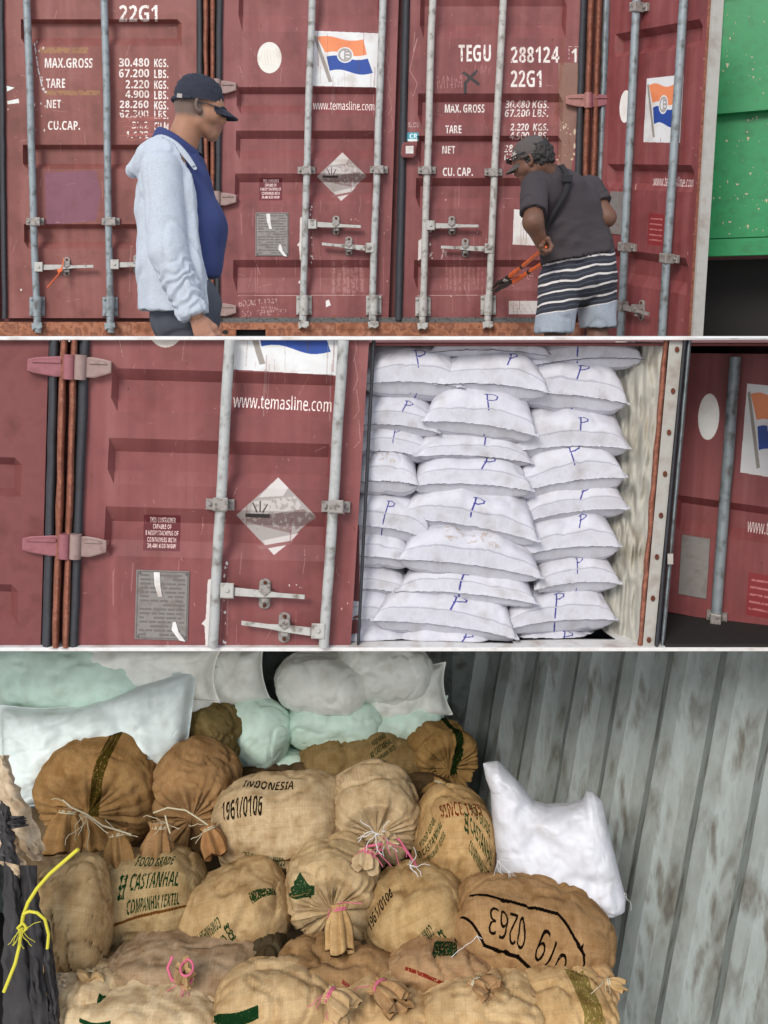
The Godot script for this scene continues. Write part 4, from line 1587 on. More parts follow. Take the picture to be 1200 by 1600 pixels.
func second_man() -> void:
	var d2 := 5.75
	var base := Vector3(W(905, 480, d2).x, DECK, -6.0)
	var me := thing("person", "man in charcoal t-shirt and striped shorts, bending to a door lock with bolt cutters", "person", "", base)
	var o := W(831, 252, 5.52)
	var fwd := Vector3(-0.86, -0.36, -0.38).normalized()
	var rt := fwd.cross(Vector3(-0.25, 1, 0)).normalized()
	var b := Basis(fwd, rt.cross(fwd).normalized(), rt)
	var s := 0.98
	var skin := Color(0.125, 0.060, 0.040)
	var skin_col := func(p: Vector3) -> Color:
		var q := b.inverse() * (p - o) / s
		var c := skin * (1.0 + nz.get_noise_3dv(p * 60.0) * 0.12)
		if q.y > -0.08 and q.y < -0.05 and q.x > 0.076 and q.x < 0.13 and absf(q.z) < 0.04:
			c = c.lerp(Color(0.15, 0.06, 0.05), 0.5)
		return c
	var mb := MB.new()
	var B := []
	B.append(bone(W(905, 425, 5.80), W(893, 375, 5.76), 0.085, 0.085))
	B.append(bone(W(893, 375, 5.76), W(880, 310, 5.72), 0.085, 0.080))
	var shl := W(836, 290, 5.50)
	var ell_ := W(833, 347, 5.40)
	var grip := W(838, 391, 5.50)
	var wrl := W(846, 380, 5.47)
	var shr := W(922, 298, 5.74)
	var elr := W(948, 340, 5.70)
	var wrr := W(900, 372, 6.02)
	var grip2 := W(862, 400, 5.86)
	B.append(bone(W(872, 300, 5.66), shl, 0.06, 0.055))
	B.append(bone(W(885, 302, 5.70), shr, 0.06, 0.055))
	B.append(bone(shl, ell_, 0.058, 0.054))
	B.append(bone(ell_, wrl, 0.056, 0.037))
	B.append(bone(shr, elr, 0.058, 0.052))
	B.append(bone(elr, wrr, 0.052, 0.036))
	var legs := [[W(876, 440, 5.70), W(866, 536, 5.66)], [W(931, 436, 5.82), W(934, 532, 5.84)]]
	for l in legs:
		var an := Vector3(l[1].x + 0.02, DECK + 0.085, l[1].z + 0.05)
		B.append(bone(l[0], l[1], 0.075, 0.062))
		B.append(bone(l[1], l[1].lerp(an, 0.4) + Vector3(0, 0, 0.02), 0.064, 0.062))
		B.append(bone(l[1].lerp(an, 0.4) + Vector3(0, 0, 0.02), an, 0.062, 0.04))
		B.append(bone(an + Vector3(0, -0.05, 0.03), an + Vector3(-0.06, -0.058, -0.16), 0.036, 0.026))
	nets(mb, B, 0.012, 0.03, no_fn, no_fn, skin_col)
	var H := head_bones(o, b, s)
	H.append(bone(o + b * Vector3(-0.035, -0.04, 0) * s, W(860, 278, 5.60), 0.062, 0.078))
	nets(mb, H, 0.0048, 0.022, no_fn, no_fn, skin_col)
	nets(mb, ear_bones(o, b, s), 0.0034, 0.010, no_fn, no_fn, skin_col)
	# bolt cutter geometry is needed for the grip
	var pivot := W(797, 437, 6.26)
	var ha := [W(853, 386, 5.42), pivot + Vector3(0.0, 0.020, 0.0)]
	var hb := [W(872, 396, 5.80), pivot + Vector3(0.020, -0.015, 0.01)]
	var dir_a: Vector3 = (ha[1] - ha[0]).normalized()
	grip = ha[0] + dir_a * 0.022
	nets(mb, fist_bones(grip, dir_a, wrl, 1.12), 0.0036, 0.010, no_fn, no_fn, skin_col)
	var dir_b: Vector3 = (hb[1] - hb[0]).normalized()
	nets(mb, fist_bones(hb[0] + dir_b * 0.08, dir_b, wrr, 1.1), 0.0040, 0.010, no_fn, no_fn, skin_col)
	obj("body", mb, M.skin, me)
	# hair and a short beard shadow below the cap
	mb = MB.new()
	var hb_ := [bone(o + b * Vector3(-0.045, 0.02, 0) * s, o + b * Vector3(-0.01, 0.025, 0) * s, 0.092 * s, 0.088 * s, false, b.z, 0.93), bone(o + b * Vector3(-0.055, -0.02, 0) * s, o + b * Vector3(-0.05, 0.0, 0) * s, 0.072 * s, 0.08 * s, false, b.z, 0.95)]
	var trim := func(p: Vector3, d: float) -> float:
		var q := b.inverse() * (p - o) / s
		return maxf(d, maxf(q.x - 0.022 + maxf(0.0, -q.y) * 1.4, -q.y - 0.052))
	nets(mb, hb_, 0.005, 0.02, trim, func(p: Vector3, n: Vector3) -> float: return nz2.get_noise_3dv(p * 42.0) * 0.008)
	obj("hair", mb, M.hair, me)
	# t-shirt
	mb = MB.new()
	B = [bone(W(856, 272, 5.58), W(872, 300, 5.62), 0.078, 0.11)]
	B.append(bone(shl + Vector3(0.03, 0.0, -0.02), W(864, 318, 5.64), 0.085, 0.128))
	B.append(bone(shr + Vector3(-0.03, 0.0, 0.0), W(905, 325, 5.72), 0.088, 0.135))
	B.append(bone(W(864, 318, 5.64), W(880, 385, 5.68), 0.128, 0.128))
	B.append(bone(W(905, 325, 5.72), W(918, 382, 5.76), 0.135, 0.140))
	B.append(bone(W(885, 300, 5.64), W(895, 400, 5.70), 0.120, 0.135))
	B.append(bone(W(880, 385, 5.68), W(884, 415, 5.68), 0.132, 0.142))
	B.append(bone(W(918, 382, 5.76), W(922, 405, 5.76), 0.142, 0.150))
	var h0 := W(850, 412, 5.6)
	var h1 := W(957, 391, 5.6)
	var hemline := func(p: Vector3, d: float) -> float:
		var q := (p.x - h0.x) / (h1.x - h0.x)
		return maxf(d, lerpf(h0.y, h1.y, q) + nz.get_noise_2d(p.x * 60.0, p.z * 30.0) * 0.012 - p.y)
	var deep := func(p: Vector3, n: Vector3) -> float:
		var q := Vector3(p.x * 0.8 + p.y * 0.5, p.y * 0.9 - p.x * 0.4, p.z)
		var along := (p.x * 0.62 + p.y * 0.78)
		var across := (p.x * 0.78 - p.y * 0.62)
		var wave := sin(across * 52.0 + nz.get_noise_3dv(Vector3(across * 2.0, along * 1.4, p.z)) * 7.0)
		return nz.get_noise_3dv(q * 4.0) * 0.012 + wave * 0.0055 * smooth(-0.1, 0.5, nz.get_noise_3dv(p * 3.1) + 0.25) + nz.get_noise_3dv(Vector3(p.x * 5.0, p.y * 16.0, p.z * 5.0)) * 0.008 * smooth(0.28, 0.08, p.y - h1.y)
	nets(mb, B, 0.010, 0.035, hemline, deep)
	var tee := obj("t_shirt", mb, M.charcoal_cloth, me)
	for q in [[shl, shl.lerp(ell_, 0.78), 0.084, 0.078], [shr, shr.lerp(elr, 0.55), 0.086, 0.080]]:
		mb = MB.new()
		var a: Vector3 = q[0]
		var e: Vector3 = q[1]
		var dn := (e - a).normalized()
		nets(mb, [bone(a, e + dn * 0.05, q[2], q[3])], 0.008, 0.02, func(p: Vector3, d: float) -> float: return maxf(d, (p - e).dot(dn)), func(p: Vector3, n: Vector3) -> float: return cloth_fold(p, n) * 0.8)
		obj("sleeve", mb, M.charcoal_cloth, tee)
	# shorts: striped above, a pale band at the hem
	mb = MB.new()
	B = [bone(W(884, 408, 5.70), W(882, 440, 5.70), 0.125, 0.135), bone(W(928, 402, 5.76), W(928, 438, 5.78), 0.125, 0.135), bone(W(905, 400, 5.72), W(906, 438, 5.72), 0.130, 0.130)]
	B.append(bone(W(876, 440, 5.70), W(864, 525, 5.66), 0.130, 0.112))
	B.append(bone(W(931, 436, 5.82), W(936, 525, 5.84), 0.128, 0.108))
	var lowl := W(866, 520, 5.66).y
	var legcut := func(p: Vector3, d: float) -> float: return maxf(d, lowl + (0.03 if p.x > W(905, 480, 5.7).x else 0.0) - p.y)
	var y_top := W(880, 395, 5.6).y
	var y_bot := W(880, 527, 5.6).y
	nets(mb, B, 0.009, 0.022, legcut, cloth_fold, no_fn, func(p: Vector3) -> Vector2: return Vector2(p.x * 0.6, clampf((y_top - p.y + (p.x - 0.98) * 0.18 + nz.get_noise_3dv(p * 5.0) * 0.012) / (y_top - y_bot), 0.0, 1.0)))
	obj("shorts", mb, M.shorts, me)
	# cap with a pale star patch and sunglasses pushed onto the brim
	mb = MB.new()
	cap_shell(mb, o, b, s, 0.034, 0.100)
	button(mb, o + b * Vector3(-0.018, 0.136, 0) * s, b, 0.008)
	var cap := obj("cap", mb, M.grey_cap, me)
	mb = MB.new()
	brim(mb, o, b, s, 0.078, 0.034, 0.016)
	obj("brim", mb, M.grey_cap, cap)
	mb = MB.new()
	var sc := o + b * Vector3(0.066, 0.062, -0.078) * s
	var nn := b * Vector3(0.55, 0.28, -0.79).normalized()
	var t1 := nn.cross(b.y).normalized()
	var t2 := t1.cross(nn)
	for k in 12:
		var r0 := 0.026 if k % 2 == 0 else 0.012
		var r1 := 0.012 if k % 2 == 0 else 0.026
		mb.tri(sc + nn * 0.006, sc + nn * 0.003 + (t1 * cos(k * TAU / 12) + t2 * sin(k * TAU / 12)) * r0, sc + nn * 0.003 + (t1 * cos((k + 1) * TAU / 12) + t2 * sin((k + 1) * TAU / 12)) * r1, nn)
	obj("star_patch", mb, M.pale_cloth, cap)
	var sg := MB.new()
	for z in [-1.0, 1.0]:
		var p := o + b * Vector3(0.128, 0.052, 0.034 * z) * s
		sg.hexa([p + b * Vector3(-0.004, -0.014, -0.026), p + b * Vector3(-0.004, -0.014, 0.026), p + b * Vector3(-0.008, 0.016, 0.028), p + b * Vector3(-0.008, 0.016, -0.028), p + b * Vector3(0.006, -0.014, -0.022), p + b * Vector3(0.006, -0.014, 0.022), p + b * Vector3(0.002, 0.016, 0.026), p + b * Vector3(0.002, 0.016, -0.026)], 0.004)
		sg.tube([o + b * Vector3(0.122, 0.060, 0.060 * z) * s, o + b * Vector3(0.06, 0.056, 0.092 * z) * s, o + b * Vector3(0.0, 0.05, 0.099 * z) * s], [0.004, 0.003, 0.003], 6)
	obj("sunglasses", sg, M.lens, me)
	# strap of a shoulder bag across the back
	mb = MB.new()
	var run := [W(877, 257, 5.52), W(884, 268, 5.49), W(888, 282, 5.475), W(884, 300, 5.47), W(872, 322, 5.48), W(858, 345, 5.50), W(846, 362, 5.54)]
	var P := PackedVector3Array()
	var U := PackedVector2Array()
	for k in run.size():
		var dn: Vector3 = (run[mini(k + 1, 6)] - run[maxi(k - 1, 0)]).normalized()
		var sd := dn.cross(Vector3(0.1, 0.1, 1)).normalized()
		var wd: float = [0.016, 0.018, 0.020, 0.018, 0.012, 0.011, 0.010][k]
		for j in 5:
			P.append(run[k] + sd * wd * [-1.0, -0.9, 0.0, 0.9, 1.0][j] + Vector3(0, 0, [-0.03, 0.0, 0.002, 0.0, -0.03][j]))
			U.append(Vector2(j, k))
	mb.sheet(P, U, 5, run.size(), false)
	var bu := W(886, 279, 5.465)
	mb.box(bu + Vector3(-0.030, -0.022, -0.010), bu + Vector3(0.030, 0.022, 0.010), 0.005)
	obj("bag_strap", mb, M.black_cloth, me)
	# sandals
	mb = MB.new()
	for l in legs:
		var an := Vector3(l[1].x + 0.02, DECK + 0.012, l[1].z + 0.05)
		nets(mb, [bone(an + Vector3(0, 0.0, 0.04), an + Vector3(-0.06, 0.0, -0.18), 0.046, 0.044, false, Vector3.UP, 0.26)], 0.009, 0.01)
	obj("sandals", mb, M.black_cloth, me)

	# bolt cutter: two orange tubes, black grips and links, dark jaws
	var tool := thing("bolt_cutter", "bolt cutter with long orange handles held to the foot of a locking rod", "bolt cutter", "", grip)
	for h in [ha, hb]:
		mb = MB.new()
		var a: Vector3 = h[0]
		var e: Vector3 = h[1]
		mb.tube([a, a.lerp(e, 0.02), a.lerp(e, 0.98), e], [0.008, 0.0125, 0.0125, 0.010], 14)
		mb.tube([a.lerp(e, 0.80), a.lerp(e, 0.82), a.lerp(e, 0.97), e], [0.014, 0.0175, 0.017, 0.013], 12)
		obj("handle", mb, M.orange, tool)
		mb = MB.new()
		mb.tube([a.lerp(e, 0.60), a.lerp(e, 0.605), a.lerp(e, 0.645), a.lerp(e, 0.65)], [0.0125, 0.0155, 0.0155, 0.0125], 12)
		obj("collar", mb, M.black_metal, tool)
	var tip := W(769, 452, 6.56)
	var ax := (tip - pivot).normalized()
	var up := Vector3(0.35, 0.9, 0.2).normalized()
	up = (up - ax * up.dot(ax)).normalized()
	for sgn in [-1.0, 1.0]:
		mb = MB.new()
		mb.tube([pivot + up * 0.020 * sgn - ax * 0.02, pivot + up * 0.026 * sgn + ax * 0.05, pivot.lerp(tip, 0.45) + up * 0.018 * sgn, pivot.lerp(tip, 0.7) + up * 0.028 * sgn, tip + up * 0.008 * sgn], [0.015, 0.016, 0.018, 0.015, 0.005], 10)
		obj("jaw", mb, M.black_metal, tool)
	mb = MB.new()
	mb.tube([pivot + ax * 0.05 + ax.cross(up) * 0.026, pivot + ax * 0.05 - ax.cross(up) * 0.026], [0.012, 0.012], 10)
	obj("pivot_bolt", mb, M.galv, tool)

# ---------------------------------------------------------------- the hold with burlap sacks
func corrugated_wall(parent: Node, called: String, a: Vector3, bdir: Vector3, length: float, up: Vector3, y0: float, y1: float, nrm: Vector3, m: Material, deep := 0.042) -> void:
	# trapezoid ribs along bdir; nrm points into the hold
	var prof := []
	var s := 0.0
	var pitch := 0.285
	while s < length:
		for q in [[0.0, 0.0], [0.078, 0.0], [0.136, 1.0], [0.214, 1.0]]:
			prof.append([s + q[0], q[1]])
		s += pitch
	prof.append([s, 0.0])
	var mb := MB.new()
	var rows := 14
	for k in prof.size() - 1:
		var P := PackedVector3Array()
		var U := PackedVector2Array()
		for y in rows:
			var q := y / (rows - 1.0)
			for j in 4:
				var e := j / 3.0
				var along: float = lerpf(prof[k][0], prof[k + 1][0], e)
				var d: float = lerpf(prof[k][1], prof[k + 1][1], e)
				var p := a + bdir * along + up * (lerpf(y1, y0, q) / up.y) - nrm * d * deep
				p += nrm * nz.get_noise_3dv(p * 2.3) * 0.010
				P.append(p)
				U.append(Vector2(along, q))
		mb.sheet(P, U, 4, rows, (nrm.dot(Vector3(bdir.z, 0, -bdir.x)) > 0.0))
	obj(called, mb, m, parent)

func fbasis(tilt_deg: float, yaw_deg: float = 0.0, pitch_deg: float = 0.0) -> Basis:
	return Basis(Vector3(0, 1, 0), deg_to_rad(yaw_deg)) * Basis(Vector3(0, 0, 1), deg_to_rad(-tilt_deg)) * Basis(Vector3(1, 0, 0), deg_to_rad(pitch_deg))

func endbasis(yaw_deg: float = 0.0, down_deg: float = 0.0, roll_deg: float = 0.0) -> Basis:
	# local x towards the camera
	var b := Basis(Vector3(0, 0, 1), Vector3(0, 1, 0), Vector3(-1, 0, 0))
	return Basis(Vector3(0, 1, 0), deg_to_rad(yaw_deg)) * Basis(Vector3(1, 0, 0), deg_to_rad(down_deg)) * Basis(Vector3(0, 0, 1), deg_to_rad(-roll_deg)) * b

func px(d: float) -> float:
	return d / F

var sack_no := 0

func side_sack(label: String, cx: float, cy: float, d: float, lpx: float, hpx: float, deep: float, b: Basis, tint: Color, paint: Callable, box := 2.5, wr := 1.0) -> Node3D:
	sack_no += 1
	var c := W(cx, cy, d)
	var cv := burlap_canvas(sack_no)
	paint.call(cv)
	var t := thing("burlap_sack", label, "sack", "burlap sacks heaped in the hold", c - Vector3(0, hpx * px(d) * 0.5, 0))
	var mb := MB.new()
	bag(mb, c, b, lpx * 1.07 * px(d), hpx * 0.535 * px(d), deep, sack_no * 13, 0.0, wr, false, box)
	obj("sack_body", mb, burlap(tint, cv), t)
	return t

func end_sack(label: String, cx: float, cy: float, d: float, wpx: float, hpx: float, deep: float, b: Basis, tint: Color, paint: Callable, tie := 1.0) -> Node3D:
	sack_no += 1
	var c := W(cx, cy, d)
	var cv := burlap_canvas(sack_no)
	paint.call(cv)
	var t := thing("burlap_sack", label, "sack", "burlap sacks heaped in the hold", c - Vector3(0, hpx * px(d) * 0.5, 0))
	var mb := MB.new()
	bag(mb, c - b.x * deep * 0.35, b, deep, hpx * 0.52 * px(d), wpx * 0.52 * px(d), sack_no * 13, tie, 1.0, true, 2.15)
	var m := burlap(tint, cv)
	obj("sack_body", mb, m, t)
	t.set_meta("cloth", m)
	return t

func tuft(t: Node3D, cx: float, cy: float, d: float, dir: Vector3, l: float, r: float, tint: Color, sd: int, string_mat: Material = null) -> void:
	var cv := burlap_canvas(sd)
	var at := W(cx, cy, d)
	var mb := MB.new()
	neck(mb, at, dir.normalized(), l, r, sd)
	var nk := obj("tied_neck", mb, burlap(tint, cv), t)
	mb = MB.new()
	ring_cord(mb, at + dir.normalized() * l * 0.05, dir.normalized(), r * 0.62, 0.0035, 2)
	strands(mb, at, Basis(), 4, 0.10, 0.0018, sd)
	obj("string", mb, string_mat if string_mat else M.twine, nk)

func no_print(_c: Canvas) -> void:
	pass

func hold() -> void:
	var h := thing("cargo_hold", "grey corrugated steel hold walls, rust-stained, around the heap of sacks", "container", "", Vector3(0.4, YARD, -5.0))
	var pb := W(684, 1300, 6.05)
	var pf := W(1192, 1300, 4.25)
	var dir := Vector3(pf.x - pb.x, 0, pf.z - pb.z).normalized()
	var nrm := Vector3(-dir.z, 0, dir.x)
	if nrm.x > 0:
		nrm = -nrm
	var lean := (Vector3.UP - nrm * 0.20).normalized()
	var a := Vector3(pb.x, pb.y, pb.z)
	corrugated_wall(h, "side_panel", a, dir, 3.6, lean, YARD - pb.y - 0.1, -1.27 - pb.y, nrm, M.hold_wall, 0.065)
	corrugated_wall(h, "back_panel", Vector3(-3.0, pb.y, pb.z - 0.05), Vector3.RIGHT, pb.x + 3.1, Vector3.UP, YARD - pb.y, -1.27 - pb.y, Vector3(0, 0, 1), M.hold_back)
	var mb := MB.new()
	mb.box(Vector3(-3.0, YARD, -6.5), Vector3(-2.92, -1.28, -3.60), 0.004)
	obj("left_panel", mb, M.hold_back, h)
	mb = MB.new()
	mb.box(Vector3(-3.0, YARD - 0.14, -6.6), Vector3(2.7, YARD, -3.2), 0.01)
	obj("floor", mb, M.dark, h)

	var warm := c8(196, 176, 144)
	var tan := c8(188, 165, 131)
	var brown := c8(160, 128, 87)
	var olive := c8(137, 123, 83)
	var pale := c8(211, 192, 160)
	var flip := PI
	# --- white sacks at the back and at the left
	var green_cast_white := mat(c8(214, 240, 226), 0.6, 0.0, M.clean, 1.2)  # green cast of the light is put into this sack colour
	var cool_white := mat(c8(216, 228, 228), 0.6, 0.0, M.clean, 1.2)
	var clean_white := mat(c8(200, 202, 210), 0.6, 0.0, M.clean, 1.2)
	var warm_white := mat(c8(246, 248, 240), 0.6, 0.0, M.clean, 1.2)
	# [cx, cy, d, width px, height px, thickness m, tilt, material, label]
	var whites := [
		[400, 1215, 5.75, 180, 90, 0.30, 4, green_cast_white, "white sack with painted green cast lowest in the back row behind the burlap"],
		[610, 1140, 5.95, 170, 80, 0.28, -3, green_cast_white, "white sack with painted green cast low at the back right with an upright corner"],
		[375, 1140, 5.65, 150, 98, 0.30, 2, green_cast_white, "smooth white sack with painted green cast in the middle of the back row"],
		[520, 1128, 5.80, 150, 72, 0.28, 0, green_cast_white, "white sack with painted green cast under the two white rolls at the back"],
		[620, 1085, 5.95, 150, 72, 0.26, -8, warm_white, "white sack with a pointed corner below the topmost roll"],
		[503, 1068, 5.75, 142, 80, 0.30, 4, warm_white, "rounded white sack at the back, left of the topmost roll"],
		[598, 1046, 5.90, 145, 82, 0.32, 2, warm_white, "topmost white sack at the back beside the steel wall"],
		[318, 1042, 5.62, 130, 80, 0.30, -4, warm_white, "off-white rounded sack filling the back between the left sacks and the rolls"],
		[345, 1062, 5.55, 132, 78, 0.24, -6, warm_white, "off-white sack at the back with its corner pointing right"],
		[265, 1078, 5.35, 150, 95, 0.22, 6, warm_white, "off-white sack wedged between the big left sack and the back row"],
		[90, 1055, 5.25, 300, 110, 0.34, 8, green_cast_white, "white sack with painted green cast lying behind the big sack at the left"],
		[225, 1045, 5.15, 220, 78, 0.24, 4, warm_white, "off-white sack along the top left behind the big sack"]]
	for k in whites.size():
		var q: Array = whites[k]
		q[2] = 4.85 + (q[2] - 4.85) * 0.55
		mb = MB.new()
		if k in [0, 2, 3, 5, 6, 7, 10]:
			bag(mb, W(q[0], q[1], q[2]), fbasis(q[6], rng.randf_range(-12, 12)), q[3] * px(q[2]) * 1.08, q[4] * px(q[2]) * 0.58, q[5] * 0.7, 300 + k * 11, 0.0, 0.7, false, 2.4)
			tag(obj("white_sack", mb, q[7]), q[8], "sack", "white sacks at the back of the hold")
			continue
		pillow(mb, W(q[0], q[1], q[2]), fbasis(q[6], rng.randf_range(-12, 12), -8), q[3] * px(q[2]) * 1.05, q[4] * px(q[2]) * 1.1, q[5] * 1.15, 300 + k * 11, 1.8)
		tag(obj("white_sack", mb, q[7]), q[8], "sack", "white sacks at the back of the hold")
	# big sack at the left, with a flat sewn hem at its right end
	mb = MB.new()
	var big := W(150, 1148, 4.85)
	var pp := px(4.85)
	var bl := func(u: float, v: float) -> Vector2:
		var top := 62.0 - 16.0 * sin((u + 1.0) * 2.2) + 10.0 * u
		var bot := -98.0 + 38.0 * smooth(-0.8, 0.5, u) - 34.0 * smooth(0.45, 0.75, u) + 30.0 * smooth(0.72, 1.0, u)
		return Vector2(u * 140.0 + 14.0 * v * smooth(0.5, 1.0, u), lerpf(bot, top, (v + 1.0) * 0.5)) * pp
	pillow(mb, big, fbasis(-2, 6, -14), 1, 1, 0.30, 512, 2.5, 0.0, bl, 80, 56)
	tag(obj("white_sack", mb, cool_white), "big bluish-white sack with a flat hem lying over the left burlap sacks", "sack", "white sacks at the back of the hold")
	# bright sack with two upright corners at the right
	mb = MB.new()
	var wc := W(866, 1312, 4.40)
	pp = px(4.40)
	var top_e := [Vector2(752, 1200), Vector2(775, 1197), Vector2(803, 1222), Vector2(832, 1255), Vector2(855, 1262), Vector2(890, 1256), Vector2(908, 1250), Vector2(914, 1234), Vector2(924, 1234), Vector2(938, 1248)]
	var bot_e := [Vector2(776, 1372), Vector2(800, 1381), Vector2(830, 1390), Vector2(880, 1402), Vector2(930, 1420), Vector2(955, 1422), Vector2(976, 1414)]
	var lef_e := [Vector2(752, 1200), Vector2(757, 1222), Vector2(765, 1240), Vector2(770, 1300), Vector2(774, 1345), Vector2(776, 1372)]
	var rig_e := [Vector2(938, 1248), Vector2(947, 1285), Vector2(962, 1340), Vector2(976, 1390), Vector2(976, 1414)]
	var along := func(e: Array, q: float) -> Vector2:
		var x := clampf(q, 0.0, 1.0) * (e.size() - 1)
		var i := mini(int(x), e.size() - 2)
		return (e[i] as Vector2).lerp(e[i + 1], x - i)
	var coons := func(u: float, v: float) -> Vector2:
		var s := clampf((u + 1.0) * 0.5, 0, 1)
		var t := clampf((1.0 - v) * 0.5, 0, 1)
		var p: Vector2 = along.call(top_e, s) * (1.0 - t) + along.call(bot_e, s) * t + along.call(lef_e, t) * (1.0 - s) + along.call(rig_e, t) * s
		p -= top_e[0] * (1.0 - s) * (1.0 - t) + top_e[-1] * s * (1.0 - t) + bot_e[0] * (1.0 - s) * t + bot_e[-1] * s * t
		return Vector2(p.x - 866.0, 1312.0 - p.y) * pp
	pillow(mb, wc, fbasis(0, -8, -12), 1, 1, 0.30, 733, 2.5, 0.0, coons, 80, 64)
	var wsack := thing("white_sack", "bright white sack with two upright corners leaning on the steel wall", "sack", "", W(866, 1420, 4.40))
	obj("sack_body", mb, clean_white, wsack)
	mb = MB.new()
	strands(mb, W(778, 1345, 4.22), Basis(), 6, 0.16, 0.0010, 5)
	strands(mb, W(795, 1360, 4.20), Basis(), 4, 0.20, 0.0008, 9)
	strands(mb, W(976, 1395, 4.32), Basis(), 4, 0.09, 0.0010, 12)
	obj("thread", mb, M.white_paint, wsack)

	# --- back burlap
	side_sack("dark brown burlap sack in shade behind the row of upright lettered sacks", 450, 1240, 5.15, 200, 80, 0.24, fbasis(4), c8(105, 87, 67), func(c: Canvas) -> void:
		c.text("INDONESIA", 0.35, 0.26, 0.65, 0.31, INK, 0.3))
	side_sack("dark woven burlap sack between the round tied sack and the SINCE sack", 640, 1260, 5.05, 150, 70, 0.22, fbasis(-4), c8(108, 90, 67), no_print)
	var t := side_sack("olive-brown burlap sack at the back with green lettering and a long body", 570, 1192, 5.35, 190, 104, 0.26, fbasis(6, 12), c8(157, 135, 95), func(c: Canvas) -> void:
		maker_print(c, 0.56, 0.36, 0.20, -0.35)
		c.text("1961/0106", 0.62, 0.56, 0.86, 0.61, INK, 0.3, -0.5))
	t = end_sack("olive-brown round sack end with a dark green band beside the steel wall", 700, 1200, 5.2, 104, 100, 0.40, endbasis(14, 8), c8(162, 132, 86), func(c: Canvas) -> void:
		c.poly([Vector2(0.60, 0.0), Vector2(0.70, 0.02), Vector2(0.62, 0.6), Vector2(0.52, 0.6)], c8(40, 84, 58), 0.5))
	tuft(t, 690, 1222, 4.98, Vector3(-0.5, -0.5, 0.6), 0.12, 0.055, c8(162, 132, 86), 8)
	t = end_sack("small olive round sack end tucked under the big white sack", 316, 1174, 4.98, 96, 112, 0.40, endbasis(-16, 6), olive, no_print, 0.5)
	# --- second row
	t = end_sack("large brown tied sack with a woven green stripe, below the big white sack", 140, 1268, 4.62, 194, 184, 0.50, endbasis(-4, 12), brown, func(c: Canvas) -> void:
		c.poly([Vector2(0.60, 0.0), Vector2(0.69, 0.0), Vector2(0.58, 0.52), Vector2(0.50, 0.52)], c8(104, 112, 64), 0.35))
	tuft(t, 184, 1296, 4.32, Vector3(0.1, -0.9, 0.35), 0.20, 0.062, brown, 21)
	tuft(t, 108, 1262, 4.34, Vector3(-0.15, -0.9, 0.4), 0.16, 0.07, c8(156, 124, 84), 34)
	mb = MB.new()
	cord(mb, [W(98, 1250, 4.32), W(112, 1262, 4.29), W(135, 1272, 4.28), W(160, 1290, 4.28), W(186, 1298, 4.29), W(205, 1304, 4.31)], 0.004)
	strands(mb, W(135, 1275, 4.27), Basis(), 5, 0.16, 0.0018, 3)
	obj("string", mb, M.twine, t)
	t = end_sack("brown tied sack with white cord, right of the striped round sack", 300, 1277, 4.66, 140, 164, 0.50, endbasis(4, 12), c8(165, 133, 96), no_print)
	tuft(t, 325, 1290, 4.40, Vector3(0.35, -0.7, 0.4), 0.11, 0.05, c8(168, 128, 89), 13)
	tuft(t, 252, 1284, 4.40, Vector3(-0.1, -0.95, 0.3), 0.24, 0.07, c8(164, 132, 96), 47)
	mb = MB.new()
	cord(mb, [W(240, 1270, 4.42), W(262, 1262, 4.39), W(290, 1266, 4.37), W(312, 1280, 4.37), W(326, 1290, 4.38)], 0.004)
	cord(mb, [W(258, 1274, 4.37), W(262, 1290, 4.35), W(266, 1302, 4.35)], 0.004)
	obj("string", mb, M.twine, t)
	t = side_sack("pale burlap sack lettered 1961/0106 on top, between round tied sacks", 440, 1290, 4.62, 206, 150, 0.24, fbasis(-8, -4, 10), warm, func(c: Canvas) -> void:
		c.text("1961/0106", 0.16, 0.305, 0.46, 0.365, INK, 0.45, 0.0)
		c.text("INDONESIA", 0.30, 0.235, 0.66, 0.275, INK, 0.42, 0.05)
		c.line([Vector2(0.05, 0.56), Vector2(0.3, 0.53), Vector2(0.6, 0.50), Vector2(0.95, 0.47)], 0.008, c8(117, 92, 63), 0.6)
		maker_print(c, 0.46, 0.545, 0.34, flip + 0.08), 2.3)
	t = end_sack("tan tied sack with white and pink threads, in the middle of the heap", 588, 1304, 4.48, 150, 146, 0.46, endbasis(6, 10), warm, no_print, 1.1)
	tuft(t, 575, 1330, 4.22, Vector3(-0.2, -0.5, 0.8), 0.07, 0.045, warm, 19, M.pink)
	tuft(t, 600, 1304, 4.22, Vector3(0.3, 0.3, 0.8), 0.06, 0.035, pale, 23, M.white_paint)
	mb = MB.new()
	cord(mb, [W(555, 1338, 4.23), W(575, 1322, 4.20), W(600, 1318, 4.19), W(622, 1310, 4.20), W(640, 1336, 4.22), W(650, 1352, 4.24)], 0.006)
	strands(mb, W(600, 1312, 4.18), Basis(), 5, 0.14, 0.0018, 77)
	obj("pink_thread", mb, M.pink, t)
	mb = MB.new()
	strands(mb, W(588, 1302, 4.18), Basis(), 7, 0.10, 0.0018, 31)
	strands(mb, W(640, 1352, 4.2), Basis(), 6, 0.10, 0.0015, 32)
	obj("white_thread", mb, M.white_paint, t).set_meta("kind", "stuff")
